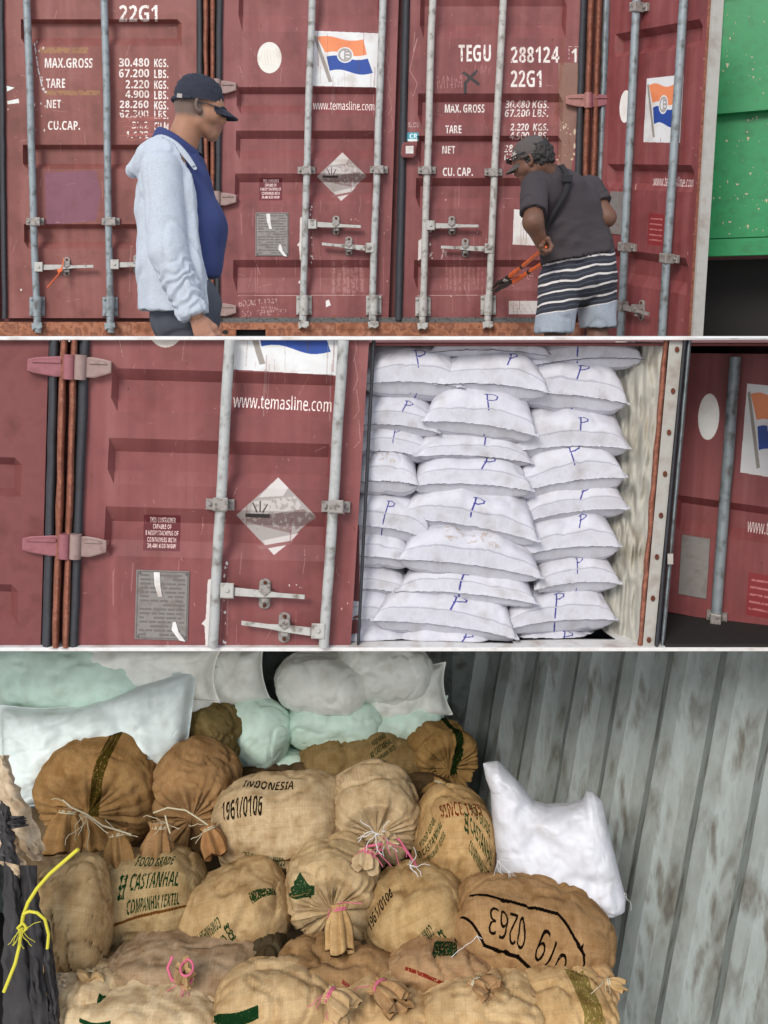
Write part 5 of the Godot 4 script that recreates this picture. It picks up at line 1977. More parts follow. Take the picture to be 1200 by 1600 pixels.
	t = side_sack("upright tan sack with red SINCE lettering, left of the bright white sack", 708, 1322, 4.55, 122, 160, 0.24, fbasis(4, 8), c8(191, 161, 117), func(c: Canvas) -> void:
		c.text("SINCE 1935", 0.24, 0.295, 0.72, 0.345, c8(136, 61, 46), 0.25)
		maker_print(c, 0.66, 0.415, 0.36, 0.35)
		maker_print(c, 0.13, 0.42, 0.26, -0.5)
		c.text("1961/0106", 0.24, 0.60, 0.80, 0.65, INK, 0.42, flip - 0.06)
		c.text("INDONESIA", 0.20, 0.685, 0.72, 0.72, INK, 0.42, flip - 0.08), 3.2)
	# --- third row
	t = side_sack("greyish burlap sack with upright green lettering, below the brown tied sacks", 224, 1408, 4.40, 196, 152, 0.24, fbasis(-3, -6), c8(179, 158, 120), func(c: Canvas) -> void:
		maker_print(c, 0.66, 0.36, 0.42, -0.08)
		c.poly(ell(0.10, 0.36, 0.05, 0.05), c8(30, 74, 54), 0.4)
		c.line([Vector2(0.04, 0.52), Vector2(0.3, 0.49), Vector2(0.6, 0.45), Vector2(0.96, 0.42)], 0.008, c8(137, 100, 66), 0.6)
		c.text("1961/0013", 0.42, 0.68, 0.80, 0.735, INK, 0.42, flip - 0.22))
	t = side_sack("tilted burlap sack with green lettering upside down, left of the pink-tied sack", 368, 1424, 4.32, 168, 122, 0.22, fbasis(-20, -6), c8(191, 166, 127), func(c: Canvas) -> void:
		maker_print(c, 0.42, 0.505, 0.42, flip - 0.18)
		c.poly([Vector2(0.80, 0.36), Vector2(0.96, 0.33), Vector2(0.97, 0.37), Vector2(0.82, 0.40)], c8(44, 88, 60), 0.2))
	t = end_sack("round tan sack with a green corner patch, tied with pink-striped cloth", 518, 1424, 4.20, 148, 152, 0.46, endbasis(2, 6), c8(196, 174, 138), func(c: Canvas) -> void:
		c.poly([Vector2(0.06, 0.34), Vector2(0.22, 0.12), Vector2(0.34, 0.20), Vector2(0.36, 0.30)], c8(44, 88, 68), 0.5)
		c.line([Vector2(0.10, 0.32), Vector2(0.32, 0.24)], 0.012, c8(150, 150, 116))
		c.line([Vector2(0.30, 0.92), Vector2(0.50, 0.58)], 0.022, c8(196, 104, 132), 0.5)
		c.line([Vector2(0.36, 0.95), Vector2(0.54, 0.66)], 0.018, c8(196, 104, 132), 0.5), 1.1)
	tuft(t, 530, 1412, 3.96, Vector3(0.06, -0.9, 0.45), 0.15, 0.05, c8(193, 163, 119), 29, M.pink)
	t = side_sack("burlap sack with green lettering upside down, below the SINCE sack", 650, 1432, 4.28, 158, 138, 0.24, fbasis(-24, 8), c8(187, 161, 119), func(c: Canvas) -> void:
		maker_print(c, 0.50, 0.52, 0.44, flip - 0.12)
		c.text("1961/0106", 0.10, 0.30, 0.42, 0.34, INK, 0.42, -0.2)
		maker_print(c, 0.88, 0.58, 0.2, flip, Color(0.13, 0.33, 0.24), 2))
	t = side_sack("brown burlap sack with large black numerals in a black-lined band", 832, 1462, 4.18, 246, 156, 0.25, fbasis(14, 6, 8), c8(169, 137, 100), func(c: Canvas) -> void:
		var ink := Color(0.10, 0.09, 0.08)
		c.line([Vector2(0.06, 0.24), Vector2(0.20, 0.295), Vector2(0.40, 0.31), Vector2(0.52, 0.32), Vector2(0.64, 0.39), Vector2(0.68, 0.41)], 0.011, ink)
		c.line([Vector2(0.02, 0.34), Vector2(0.12, 0.435), Vector2(0.30, 0.44), Vector2(0.42, 0.48), Vector2(0.54, 0.55), Vector2(0.66, 0.57)], 0.011, ink)
		c.line([Vector2(0.66, 0.39), Vector2(0.69, 0.43), Vector2(0.685, 0.56), Vector2(0.65, 0.575)], 0.011, ink)
		c.text("0263", 0.13, 0.33, 0.33, 0.41, ink, 0.6, flip + 0.14, false)
		c.text("019", 0.40, 0.385, 0.58, 0.475, ink, 0.6, flip + 0.42, false)
		c.text("E", 0.00, 0.53, 0.06, 0.60, ink, 0.6, 0.5, false)
		c.text("N", 0.26, 0.73, 0.32, 0.78, ink, 0.6, 0.4, false), 2.6)
	mb = MB.new()
	strands(mb, W(745, 1462, 3.94), Basis(), 3, 0.14, 0.0013, 44)
	obj("loose_thread", mb, M.white_paint, t)
	# --- left column
	t = side_sack("pale burlap sack standing at the far left beside the dark straps", 112, 1440, 4.12, 118, 196, 0.22, fbasis(3), c8(193, 168, 129), no_print, 2.6, 1.5)
	tuft(t, 142, 1528, 3.92, Vector3(0.1, 0.4, 0.7), 0.08, 0.06, c8(193, 168, 129), 51)
	t = side_sack("pale gathered sack at the lower left corner beside the torn liner", 132, 1575, 3.92, 130, 110, 0.2, fbasis(0), pale, func(c: Canvas) -> void:
		leaf_mark(c, 0.9, 0.42, 0.3, 0.2), 2.8, 1.4)
	# --- front row: box-shaped sacks with crumpled tops
	t = side_sack("grey-brown sack with a pink-ringed tied neck, behind the pale front sack", 290, 1520, 4.05, 240, 84, 0.20, fbasis(0, 0, -6), c8(167, 146, 122), no_print, 4.2, 1.0)
	tuft(t, 292, 1532, 3.82, Vector3(-0.05, 0.9, 0.3), 0.10, 0.052, c8(202, 174, 132), 15, M.pink)
	mb = MB.new()
	ring_cord(mb, W(292, 1514, 3.78), Vector3(0, 1, 0.3).normalized(), 0.036, 0.005, 1)
	cord(mb, [W(270, 1494, 3.80), W(262, 1512, 3.79), W(268, 1530, 3.78), W(284, 1538, 3.77)], 0.006)
	obj("pink_band", mb, M.pink, t)
	t = side_sack("pale square front sack with a green leaf print at its left end", 236, 1580, 3.86, 216, 84, 0.20, fbasis(0, 0, -4), pale, func(c: Canvas) -> void:
		leaf_mark(c, 0.2, 0.50, 0.24, 0.22), 4.6, 0.8)
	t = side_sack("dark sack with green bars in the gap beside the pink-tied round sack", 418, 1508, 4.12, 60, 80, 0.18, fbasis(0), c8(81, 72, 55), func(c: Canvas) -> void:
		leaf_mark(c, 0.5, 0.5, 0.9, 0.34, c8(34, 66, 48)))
	t = side_sack("front sack with broad green leaf bars on its corner", 430, 1578, 3.82, 186, 108, 0.20, fbasis(-2, 8), c8(202, 176, 137), func(c: Canvas) -> void:
		leaf_mark(c, 0.20, 0.48, 0.36, 0.26), 3.6, 1.2)
	tuft(t, 512, 1552, 3.64, Vector3(0.7, -0.1, 0.4), 0.10, 0.055, c8(193, 166, 128), 61, M.pink)
	t = side_sack("crumpled brown sack top with pink seams, in front of the green-patched round sack", 535, 1530, 4.0, 200, 88, 0.2, fbasis(6, 0, -10), c8(164, 133, 97), func(c: Canvas) -> void:
		c.line([Vector2(0.5, 0.40), Vector2(0.66, 0.46), Vector2(0.8, 0.45)], 0.016, c8(196, 104, 132), 0.3), 3.2, 1.5)
	tuft(t, 590, 1540, 3.76, Vector3(0.6, 0.15, 0.6), 0.13, 0.06, c8(183, 150, 112), 71, M.pink)
	t = side_sack("pale front sack below the crumpled brown top", 592, 1588, 3.84, 200, 96, 0.2, fbasis(2), c8(207, 178, 136), no_print, 4.0, 1.3)
	t = side_sack("crumpled sack with a red seam and green mark, left of the numbered sack", 690, 1528, 4.0, 170, 92, 0.2, fbasis(8, 0, -10), c8(178, 146, 112), func(c: Canvas) -> void:
		c.line([Vector2(0.15, 0.38), Vector2(0.5, 0.42)], 0.014, c8(170, 74, 74), 0.3)
		c.poly([Vector2(0.40, 0.24), Vector2(0.6, 0.22), Vector2(0.58, 0.30), Vector2(0.36, 0.32)], c8(44, 100, 76), 0.3), 3.2, 1.4)
	tuft(t, 742, 1538, 3.78, Vector3(0.5, 0.3, 0.5), 0.10, 0.055, c8(173, 140, 105), 83)
	t = side_sack("pale square front sack with a creased brown top edge", 756, 1586, 3.80, 196, 92, 0.2, fbasis(3), c8(208, 181, 140), no_print, 4.4, 1.5)
	t = side_sack("front sack at the right end with a faded green band", 884, 1582, 3.86, 150, 96, 0.2, fbasis(2, 10), c8(202, 172, 128), func(c: Canvas) -> void:
		c.poly(rect(0.52, 0.2, 0.72, 0.9), c8(150, 156, 116), 0.35), 3.6, 1.1)
	tuft(t, 945, 1534, 3.84, Vector3(1.0, 0.05, 0.1), 0.08, 0.022, c8(202, 173, 130), 91)
	t = side_sack("pale folded flap of a sack below the numbered brown sack", 890, 1545, 3.98, 130, 52, 0.2, fbasis(-14, 6), c8(197, 166, 128), no_print, 2.5, 1.8)
	# supporting sacks under the heap, only glimpsed in the gaps
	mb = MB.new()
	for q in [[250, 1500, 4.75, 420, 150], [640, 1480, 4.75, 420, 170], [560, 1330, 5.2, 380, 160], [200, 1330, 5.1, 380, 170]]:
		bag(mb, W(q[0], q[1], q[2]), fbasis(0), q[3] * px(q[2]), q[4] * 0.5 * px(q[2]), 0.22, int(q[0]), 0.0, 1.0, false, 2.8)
	var under := obj("burlap_sacks", mb, mat(c8(97, 80, 57), 0.95, 0.0, M.soil, 1.3))  # burlap darkened so the shade under the heap sits in its colour
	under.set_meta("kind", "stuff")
	tag(under, "burlap sacks underneath the heap, painted darker for shade, glimpsed in the gaps", "sacks")

	# --- left edge: torn liner, black straps, yellow rope
	t = thing("torn_liner", "torn cream liner sheet curling at the left edge of the hold", "liner", "", W(30, 1300, 3.8))
	for e in [[[4, 1180, 22], [10, 1215, 30], [22, 1250, 40], [40, 1290, 46], [56, 1330, 34], [62, 1345, 14]], [[2, 1290, 40], [10, 1320, 48], [24, 1350, 40], [34, 1380, 20]], [[95, 1520, 26], [98, 1550, 30], [104, 1580, 34], [108, 1605, 30]]]:
		var P := PackedVector3Array()
		var U := PackedVector2Array()
		for k in 25:
			var q: float = k / 24.0 * (e.size() - 1)
			var i := mini(int(q), e.size() - 2)
			var x := lerpf(e[i][0], e[i + 1][0], q - i)
			var y := lerpf(e[i][1], e[i + 1][1], q - i)
			var w := lerpf(e[i][2], e[i + 1][2], q - i)
			for j in 9:
				var s := j / 8.0
				P.append(W(x + (s - 0.6) * w + nz.get_noise_2d(k * 0.7, j * 0.3) * 7.0, y, 3.86 - 0.06 * sin(s * 3.0) + 0.03 * nz.get_noise_2d(k * 0.3, j * 0.6)))
				U.append(Vector2(s, q))
		mb = MB.new()
		mb.sheet(P, U, 9, 25, false)
		obj("torn_sheet", mb, M.cardboard, t)
	t = thing("strap_bundle", "black tarpaulin straps hanging at the lower left of the hold", "strap", "", W(45, 1580, 3.75))
	for e in [[6, 1345, 30, 1372, 4, 1620, 60, 1620], [30, 1352, 58, 1352, 40, 1620, 78, 1620], [0, 1250, 16, 1262, 0, 1345, 30, 1352], [58, 1420, 78, 1440, 78, 1620, 98, 1620], [0, 1275, 38, 1275, 0, 1300, 44, 1290]]:
		var P := PackedVector3Array()
		var U := PackedVector2Array()
		for k in 22:
			var q := k / 21.0
			for j in 9:
				var s := j / 8.0
				var x := lerpf(lerpf(e[0], e[4], q), lerpf(e[2], e[6], q), s) + nz.get_noise_2d(k * 0.8 + e[0], s * 2.0) * 5.0
				var y := lerpf(lerpf(e[1], e[3], s), lerpf(e[5], e[7], s), q)
				P.append(W(x, y, 3.70 + 0.025 * nz.get_noise_2d(s * 4.0 + e[0], q * 3.0) - 0.03 * sin(s * PI) + e[0] * 0.0004))
				U.append(Vector2(s, q))
		mb = MB.new()
		mb.sheet(P, U, 9, 22, false)
		obj("strap", mb, M.tarp, t)
	mb = MB.new()
	cord(mb, [W(122, 1327, 3.50), W(100, 1346, 3.52), W(78, 1365, 3.54), W(58, 1388, 3.56), W(44, 1410, 3.57), W(36, 1432, 3.58), W(34, 1446, 3.58)], 0.007, 8)
	cord(mb, [W(36, 1428, 3.56), W(46, 1424, 3.55), W(58, 1426, 3.55), W(70, 1436, 3.56), W(76, 1460, 3.57), W(74, 1482, 3.58)], 0.006, 7)
	cord(mb, [W(28, 1450, 3.56), W(36, 1442, 3.53), W(42, 1450, 3.54), W(34, 1458, 3.55), W(28, 1448, 3.56)], 0.006, 7)
	cord(mb, [W(34, 1450, 3.57), W(30, 1480, 3.57), W(24, 1505, 3.57), W(14, 1530, 3.57), W(6, 1550, 3.57)], 0.0065, 7)
	strands(mb, W(34, 1450, 3.54), Basis(), 8, 0.08, 0.0012, 6)
	tag(obj("rope", mb, M.yellow, self), "bright yellow plastic rope knotted to the black straps", "rope")

# ---------------------------------------------------------------- the scene
func _ready() -> void:
	# camera, sky, light, exposure
	var cam := Camera3D.new()
	cam.name = "camera"
	cam.rotation.x = -PITCH
	cam.fov = rad_to_deg(2.0 * atan(800.0 / F))
	cam.near = 0.05
	cam.far = 400.0
	add_child(cam)
	var env := Environment.new()
	env.background_mode = Environment.BG_SKY
	var sm := ProceduralSkyMaterial.new()
	sm.sky_top_color = c8(178, 188, 204)
	sm.sky_horizon_color = c8(240, 243, 247)
	sm.ground_bottom_color = c8(96, 92, 88)
	sm.ground_horizon_color = c8(190, 190, 188)
	sm.sky_curve = 0.3
	var sky := Sky.new()
	sky.sky_material = sm
	env.sky = sky
	env.tonemap_mode = Environment.TONE_MAPPER_LINEAR
	env.tonemap_exposure = 1.82
	env.sdfgi_enabled = true
	env.ssao_enabled = true
	env.ssil_enabled = true
	var we := WorldEnvironment.new()
	we.environment = env
	we.name = "environment"
	add_child(we)
	var sun := DirectionalLight3D.new()
	sun.name = "overcast_sun"
	sun.light_energy = 0.50
	sun.light_angular_distance = 22.0
	sun.light_color = Color(1.0, 0.975, 0.94)
	sun.shadow_enabled = true
	add_child(sun)
	sun.look_at_from_position(Vector3(-2.6, 4.5, 6.0), Vector3.ZERO)

	rng.seed = 7
	nz.seed = 12
	nz.frequency = 1.0
	nz.fractal_octaves = 2
	nz2.seed = 31
	nz2.frequency = 1.0
	nz2.fractal_octaves = 1
	make_materials()
	make_setting()
	upper_level()
	middle_level()
	hold()
	first_man()
	second_man()

func make_materials() -> void:
	var dirt := grunge(0.012, [[0.0, c8(206, 192, 184)], [0.34, c8(243, 238, 236)], [0.5, Color.WHITE], [0.8, c8(246, 243, 242)], [1.0, c8(220, 208, 200)]], 6, 3)
	var rusty := grunge(0.016, [[0.0, c8(104, 66, 50)], [0.36, c8(146, 98, 76)], [0.5, c8(176, 128, 106)], [0.62, c8(130, 86, 70)], [1.0, c8(192, 152, 132)]], 6, 9)
	var metal := grunge(0.02, [[0.0, c8(134, 112, 98)], [0.20, c8(176, 168, 162)], [0.32, c8(216, 214, 211)], [0.44, c8(244, 244, 243)], [0.7, Color.WHITE], [0.88, c8(228, 225, 221)], [1.0, c8(186, 174, 164)]], 5, 14)
	M.dirt = dirt
	M.soil = grunge(0.010, [[0.0, c8(176, 158, 140)], [0.4, c8(232, 226, 218)], [0.6, Color.WHITE], [1.0, c8(206, 190, 170)]], 5, 21)
	M.clean = grunge(0.008, [[0.0, c8(214, 210, 204)], [0.3, c8(243, 242, 240)], [0.5, Color.WHITE], [1.0, c8(236, 235, 233)]], 4, 88)
	M.rod = mat(c8(164, 166, 166), 0.55, 0.0, metal, 1.1)
	M.rodpale = mat(c8(170, 168, 165), 0.6, 0.0, metal, 1.2)
	M.galv = mat(c8(144, 138, 135), 0.55, 0.15, metal, 3.0)
	M.galv_blue = mat(c8(134, 144, 150), 0.5, 0.15, metal, 1.0)
	M.rust = mat(c8(150, 110, 90), 0.9, 0.0, rusty, 3.0)
	M.rust_post = mat(c8(214, 190, 184), 0.85, 0.0, rusty, 1.2)
	M.rust_sill = mat(c8(226, 210, 196), 0.9, 0.0, rusty, 0.7)
	M.hinge_grey = mat(c8(140, 118, 114), 0.65, 0.0, dirt, 2.0)
	M.hinge_pink = mat(c8(136, 82, 90), 0.65, 0.0, dirt, 2.0)
	M.hinge_brown = mat(c8(152, 106, 100), 0.7, 0.0, dirt, 2.0)
	M.rubber = mat(c8(52, 54, 60), 0.75, 0.0, dirt, 2.0)
	M.rubber_grey = mat(c8(92, 92, 92), 0.8, 0.0, metal, 2.5)
	M.plate = mat(c8(128, 124, 122), 0.5, 0.2, dirt, 2.0)
	M.plate_dark = mat(c8(98, 92, 90), 0.6, 0.1)
	M.white_paint = mat(c8(206, 206, 206), 0.6, 0.0, dirt, 1.0)
	M.edge_grey = mat(c8(160, 158, 153), 0.7, 0.0, dirt, 1.0)
	M.red_body = mat(c8(108, 55, 55), 0.7, 0.0, dirt, 1.0)
	M.dark = mat(c8(26, 24, 24), 0.9)
	M.concrete = mat(c8(196, 193, 186), 0.95, 0.0, dirt, 0.6)
	M.green = mat(c8(18, 128, 74), 0.45, 0.0, dirt, 1.2)
	M.skin = mat(Color.WHITE, 0.55)
	M.skin.vertex_color_use_as_albedo = true
	M.skin.metallic_specular = 0.4
	M.skin.subsurf_scatter_enabled = true
	M.skin.subsurf_scatter_strength = 0.03
	var knit := grunge(0.12, [[0.0, c8(196, 200, 208)], [0.5, Color.WHITE], [1.0, c8(206, 210, 216)]], 4, 40)
	var yarn := grunge(0.10, [[0.0, c8(170, 170, 176)], [0.5, Color.WHITE], [1.0, c8(190, 190, 196)]], 4, 41)
	M.grey_knit = mat(c8(172, 179, 189), 0.95, 0.0, knit, 1.6)
	M.navy_cloth = mat(c8(42, 55, 104), 0.9, 0.0, yarn, 3.0)
	M.navy_cap = mat(c8(36, 40, 54), 0.92, 0.0, yarn, 3.0)
	M.slate_cloth = mat(c8(72, 76, 86), 0.92, 0.0, yarn, 2.5)
	M.black_cloth = mat(c8(34, 32, 36), 0.9, 0.0, yarn, 3.0)
	M.charcoal_cloth = mat(c8(58, 52, 56), 0.95, 0.0, yarn, 2.0)
	M.grey_cap = mat(c8(82, 76, 74), 0.95, 0.0, yarn, 2.5)
	M.pale_cloth = mat(c8(168, 160, 150), 0.95, 0.0, yarn, 3.0)
	M.hair = mat(c8(26, 22, 22), 0.7)
	M.gunmetal = mat(c8(70, 70, 74), 0.35, 0.7)
	M.lens = mat(c8(16, 16, 18), 0.12)
	M.orange = mat(c8(206, 92, 36), 0.45, 0.0, dirt, 2.0)
	M.black_metal = mat(c8(38, 34, 34), 0.5, 0.3)
	# shorts: dark cloth with white bands, a pale band at the hem
	var sc := Canvas.new()
	sc.img = Image.create(64, 512, false, Image.FORMAT_RGB8)
	sc.img.fill(c8(42, 44, 54))
	for k in 6:
		sc.poly(rect(0, 0.115 + k * 0.118, 1, 0.139 + k * 0.118), c8(206, 200, 196))
		sc.poly(rect(0, 0.065 + k * 0.118, 1, 0.077 + k * 0.118), c8(70, 74, 84))
	sc.poly(rect(0, 0.715, 1, 1.0), c8(146, 154, 164))
	M.shorts = mat(Color.WHITE, 0.95, 0.0, yarn, 2.0, sc.tex())
	M.side_wall = mat(c8(170, 168, 160), 0.75, 0.0, grunge(0.010, [[0.0, c8(170, 140, 116)], [0.20, c8(222, 214, 202)], [0.34, c8(248, 247, 245)], [0.8, Color.WHITE], [1.0, c8(226, 218, 204)]], 4, 66), 0.6)
	var steel := grunge(0.009, [[0.0, c8(120, 100, 86)], [0.20, c8(172, 158, 148)], [0.34, c8(222, 219, 215)], [0.5, Color.WHITE], [0.78, c8(232, 230, 226)], [1.0, c8(170, 156, 144)]], 6, 77)
	M.hold_wall = mat(c8(150, 158, 156), 0.6, 0.1, steel, 0.9)
	M.hold_wall.uv2_scale = Vector3(1.7, 0.40, 1.7)
	M.hold_back = mat(c8(112, 122, 118), 0.65, 0.1, steel, 0.9)
	M.yellow = mat(c8(190, 182, 52), 0.75)
	M.pink = mat(c8(190, 92, 118), 0.9)
	M.twine = mat(c8(180, 170, 144), 0.9)
	M.cardboard = mat(c8(190, 172, 148), 0.9, 0.0, M.soil, 2.0)
	M.tarp = mat(c8(40, 38, 40), 0.55, 0.0, dirt, 2.0)
	make_weave()

func make_setting() -> void:
	var mb := MB.new()
	mb.quad(Vector3(-300, YARD - 0.16, 300), Vector3(300, YARD - 0.16, 300), Vector3(300, YARD - 0.16, -300), Vector3(-300, YARD - 0.16, -300), Vector3.UP)
	struct("ground", mb, M.concrete, "grey yard ground below the containers")
	# upper deck where the men stand, cut away behind the opened container
	mb = MB.new()
	mb.box(Vector3(-3.4, DECK - 0.12, -12.0), Vector3(-0.10, DECK, -Z2 - 0.16))
	mb.box(Vector3(-0.098, DECK - 0.12, -12.0), Vector3(3.8, DECK, -4.72))
	struct("deck", mb, M.concrete, "concrete deck the two men stand on")
	mb = MB.new()
	mb.box(Vector3(-3.4, DECK + 0.002, -12.0), Vector3(3.8, -0.082, -6.80))
	struct("plinth", mb, M.concrete, "concrete plinth under the upper containers")
	# white-painted ledges between the levels
	var q0 := ray(600, 531.5) * (3.57 / -ray(600, 531.5).z)
	var q1 := ray(600, 526.0) * (3.57 / -ray(600, 526.0).z)
	mb = MB.new()
	mb.box(Vector3(-2.6, q0.y, -Z2 - 0.15), Vector3(2.6, q1.y, -3.57), 0.002)
	struct("upper_ledge", mb, M.white_paint, "narrow white ledge above the opened container")
	mb = MB.new()
	mb.box(Vector3(-0.10, q0.y - 0.022, -4.70), Vector3(2.6, q0.y - 0.012, -Z2 - 0.02), 0.002)  # container roof, its right part added to shade the swung door
	struct("bay_roof", mb, M.red_body, "steel roof over the bay of white sacks, extended to shade the swung door")
	q0 = ray(600, 1018) * (3.57 / -ray(600, 1018).z)
	q1 = ray(600, 1012) * (3.57 / -ray(600, 1012).z)
	mb = MB.new()
	mb.box(Vector3(-2.9, q0.y, -7.4), Vector3(3.1, q1.y, -3.57), 0.002)
	struct("lower_ledge", mb, M.white_paint, "white-edged floor between the opened container and the hold")

func body_box(parent: Node, x0: float, x1: float, y0: float, y1: float, z0: float, z1: float) -> void:
	var mb := MB.new()
	mb.box(Vector3(x0, y0, z1), Vector3(x1, y1, z0), 0.02)
	obj("body", mb, M.red_body, parent)

func upper_level() -> void:
	var f := front(Vector3(0, 0, 1), Vector3(0, 0, -Z1))
	var g2 := front(Vector3(0, 0, 1), Vector3(0, 0, -Z2), Transform2D(Vector2(1.6, 0.046), Vector2(-0.045, 1.6), Vector2(430.0 - 1.6 * 533.0 + 0.045 * 275.0, 805.0 - 1.6 * 275.0 - 0.046 * 533.0)), 0.85, 531.0, 1013.0)
	set_meta("g2", g2)
	M.c1 = canvas_first()
	M.c2 = canvas_second()
	M.c3 = canvas_third()
	M.door1 = mat(Color.WHITE, 0.62, 0.0, M.dirt, 0.45, M.c1.tex())
	M.door2 = mat(Color.WHITE, 0.62, 0.0, M.dirt, 0.45, M.c2.tex())
	M.door3 = mat(Color.WHITE, 0.62, 0.0, M.dirt, 0.45, M.c3.tex())

	var low := pt(f, 600, 533).y
	# first container, at the left edge
	var t := thing("shipping_container", "maroon container at the left edge with white weight lines and two grey locking rods", "container", "maroon containers on the upper deck", Vector3(pt(f, 130, 300).x, low, -Z1))
	body_box(t, -3.6, pt(f, 322, 300).x - 0.012, low, 2.6, -Z1 - 0.06, -12.0)
	first_door(f, t, M.c1)
	seam_left(f, t)
	var mb := MB.new()
	slab(mb, f, rect(-160, -60, -4, 497), -0.03, 0.0, 1.0)
	obj("door", mb, M.red_body, t)
	strip(f, t, "door_seal", -4, 6, 3, 12, -60, 498, -0.01, 0.03, M.rubber, 1.0)
	mb = MB.new()
	slab(mb, f, rect(-160, 503, 306, 531), -0.03, 0.012, 1.0)
	obj("sill", mb, M.rust_sill, t)
	strip(f, t, "bottom_seal", -100, -100, -100, -100, 497, 503, 0, 0.02, M.rubber_grey)
	# the wire seal on its first lock
	mb = MB.new()
	cord(mb, [pt(f, 100, 404, 0.08), pt(f, 97, 418, 0.10), pt(f, 92, 428, 0.10), pt(f, 84, 437, 0.09), pt(f, 74, 449, 0.08)], 0.004)
	slab(mb, f, [Vector2(89, 421), Vector2(97, 418), Vector2(98, 423), Vector2(91, 427)], 0.09, 0.105, 0.6)
	tag(obj("wire_seal", mb, M.orange, self), "small orange wire seal hanging from the left container's first lock", "seal")

	# middle container
	t = thing("shipping_container", "maroon container in the middle with a flag sticker, web address and four white locking rods", "container", "maroon containers on the upper deck", Vector3(pt(f, 620, 300).x, low, -Z1))
	body_box(t, pt(f, 328, 300).x + 0.002, pt(f, 920, 300).x, low, 2.6, -Z1 - 0.06, -12.0)
	second_door(f, t, M.c2)
	third_door(f, t, M.c3)
	strip(f, t, "corner_post", 327.5, 337, 328, 336, -60, 530, -0.03, 0.05, M.rust_post, 1.3)
	strip(f, t, "door_seal", 630, 642, 616, 630, -60, 500, -0.012, 0.04, M.rubber, 0.8)
	strip(f, t, "door_seal", 908, 920, 890, 903, -60, 498, -0.01, 0.034, M.rubber, 1.0)
	strip(f, t, "corner_post", 920, 932, 900, 912, -60, 530, -0.03, 0.05, M.rust_post, 1.3)
	mb = MB.new()
	slab(mb, f, rect(340, 496, 890, 504), -0.02, 0.014, 1.0)
	obj("bottom_seal", mb, M.rubber_grey, t)
	mb = MB.new()
	slab(mb, f, rect(338, 504, 912, 515), -0.03, 0.03, 1.0)
	slab(mb, f, rect(338, 515.2, 369, 532), -0.03, 0.028, 1.0)
	slab(mb, f, rect(415, 515.2, 912, 532), -0.03, 0.028, 1.0)
	obj("sill", mb, M.rust_sill, t)
	mb = MB.new()
	slab(mb, f, rect(366, 514, 418, 533), -0.045, -0.03, 0.5)
	slab(mb, f, ell(352, 519, 5, 3.4, 12), 0.028, 0.0295, 0.4)
	obj("painted_pocket_shade", mb, M.dark, t)  # black plates put the shade of the pocket and casting hole in colour
	mb = MB.new()
	slab(mb, f, [Vector2(628, 226), Vector2(631, 222), Vector2(647, 223), Vector2(650, 227), Vector2(649, 243), Vector2(645, 247), Vector2(629, 246), Vector2(626, 242)], 0.0, 0.060, 2.0)
	var box := obj("seal_cover", mb, M.red_body, t)
	mb = MB.new()
	slab(mb, f, rect(634, 228, 646, 240), 0.060, 0.062, 0.3)
	obj("sticker", mb, M.white_paint, box)

	# right container with its door swung towards the camera
	var r0 := ray(950, 250)
	var p0 := r0 * (6.78 / -r0.z)
	r0 = ray(950, 0)
	p0.y = (r0 * (6.78 / -r0.z)).y
	var ang := deg_to_rad(66.0)
	var f4 := Front.new()
	f4.metric = true
	f4.P0 = p0
	f4.hd = Vector3(cos(ang), 0, sin(ang))
	f4.N = Vector3(-sin(ang), 0, cos(ang))
	f4.T = Transform2D(Vector2(1.0, 0.15), Vector2(0, 1), Vector2.ZERO)
	f4.y0 = -200.0
	f4.y1 = 545.0
	M.c4 = canvas_open(f4)
	M.door4 = mat(Color.WHITE, 0.6, 0.0, M.dirt, 0.45, M.c4.tex())
	t = thing("shipping_container", "maroon container at the right whose flag-marked door stands swung open", "container", "maroon containers on the upper deck", Vector3(p0.x, low, -Z1))
	swung_door(f4, t, M.c4)
	strip(f, t, "corner_post", 933, 944, 914, 925, -60, 530, -0.03, 0.05, M.rust_post, 1.3)
	strip(f, t, "hinge_bar", 944, 954, 925, 936, -60, 530, -0.02, 0.03, M.galv_blue, 0.6)
	hinge(f, t, 922, 955, 157, M.hinge_pink)
	body_box(t, pt(f, 931, 300).x, 3.9, low, 2.6, -Z1 - 0.62, -12.0)

	# green steel bin beyond the open door
	var fg := Front.new()
	fg.metric = true
	var pg := W(1118, 250, 6.45)
	fg.P0 = Vector3(pg.x, 0.0, pg.z)
	var ga := deg_to_rad(24.0)
	fg.hd = Vector3(cos(ga), 0, sin(ga))
	fg.N = Vector3(-sin(ga), 0, cos(ga))
	fg.k = 0.01
	fg.y0 = -400.0
	fg.y1 = 400.0
	t = thing("steel_bin", "tall green steel bin side with cross ribs and pale flecks beyond the open door", "bin", "", pg)
	mb = MB.new()
	slab(mb, fg, rect(-12, -240, 150, -58), -0.12, 0.0, 0.5)
	obj("panel", mb, M.green, t)
	for y in [-146.0, -57.0, -222.0]:
		mb = MB.new()
		slab(mb, fg, rect(-10, y, 150, y + (9.0 if y < -100 else 11.0)), 0.001, 0.07, 0.5)
		obj("rib", mb, M.green, t)
	for x in [-10.0, 62.0]:
		mb = MB.new()
		slab(mb, fg, rect(x, -240, x + 9, -46), 0.001, 0.064, 0.5)
		obj("upright", mb, M.green, t)
	mb = MB.new()
	var rg := rgn(33)
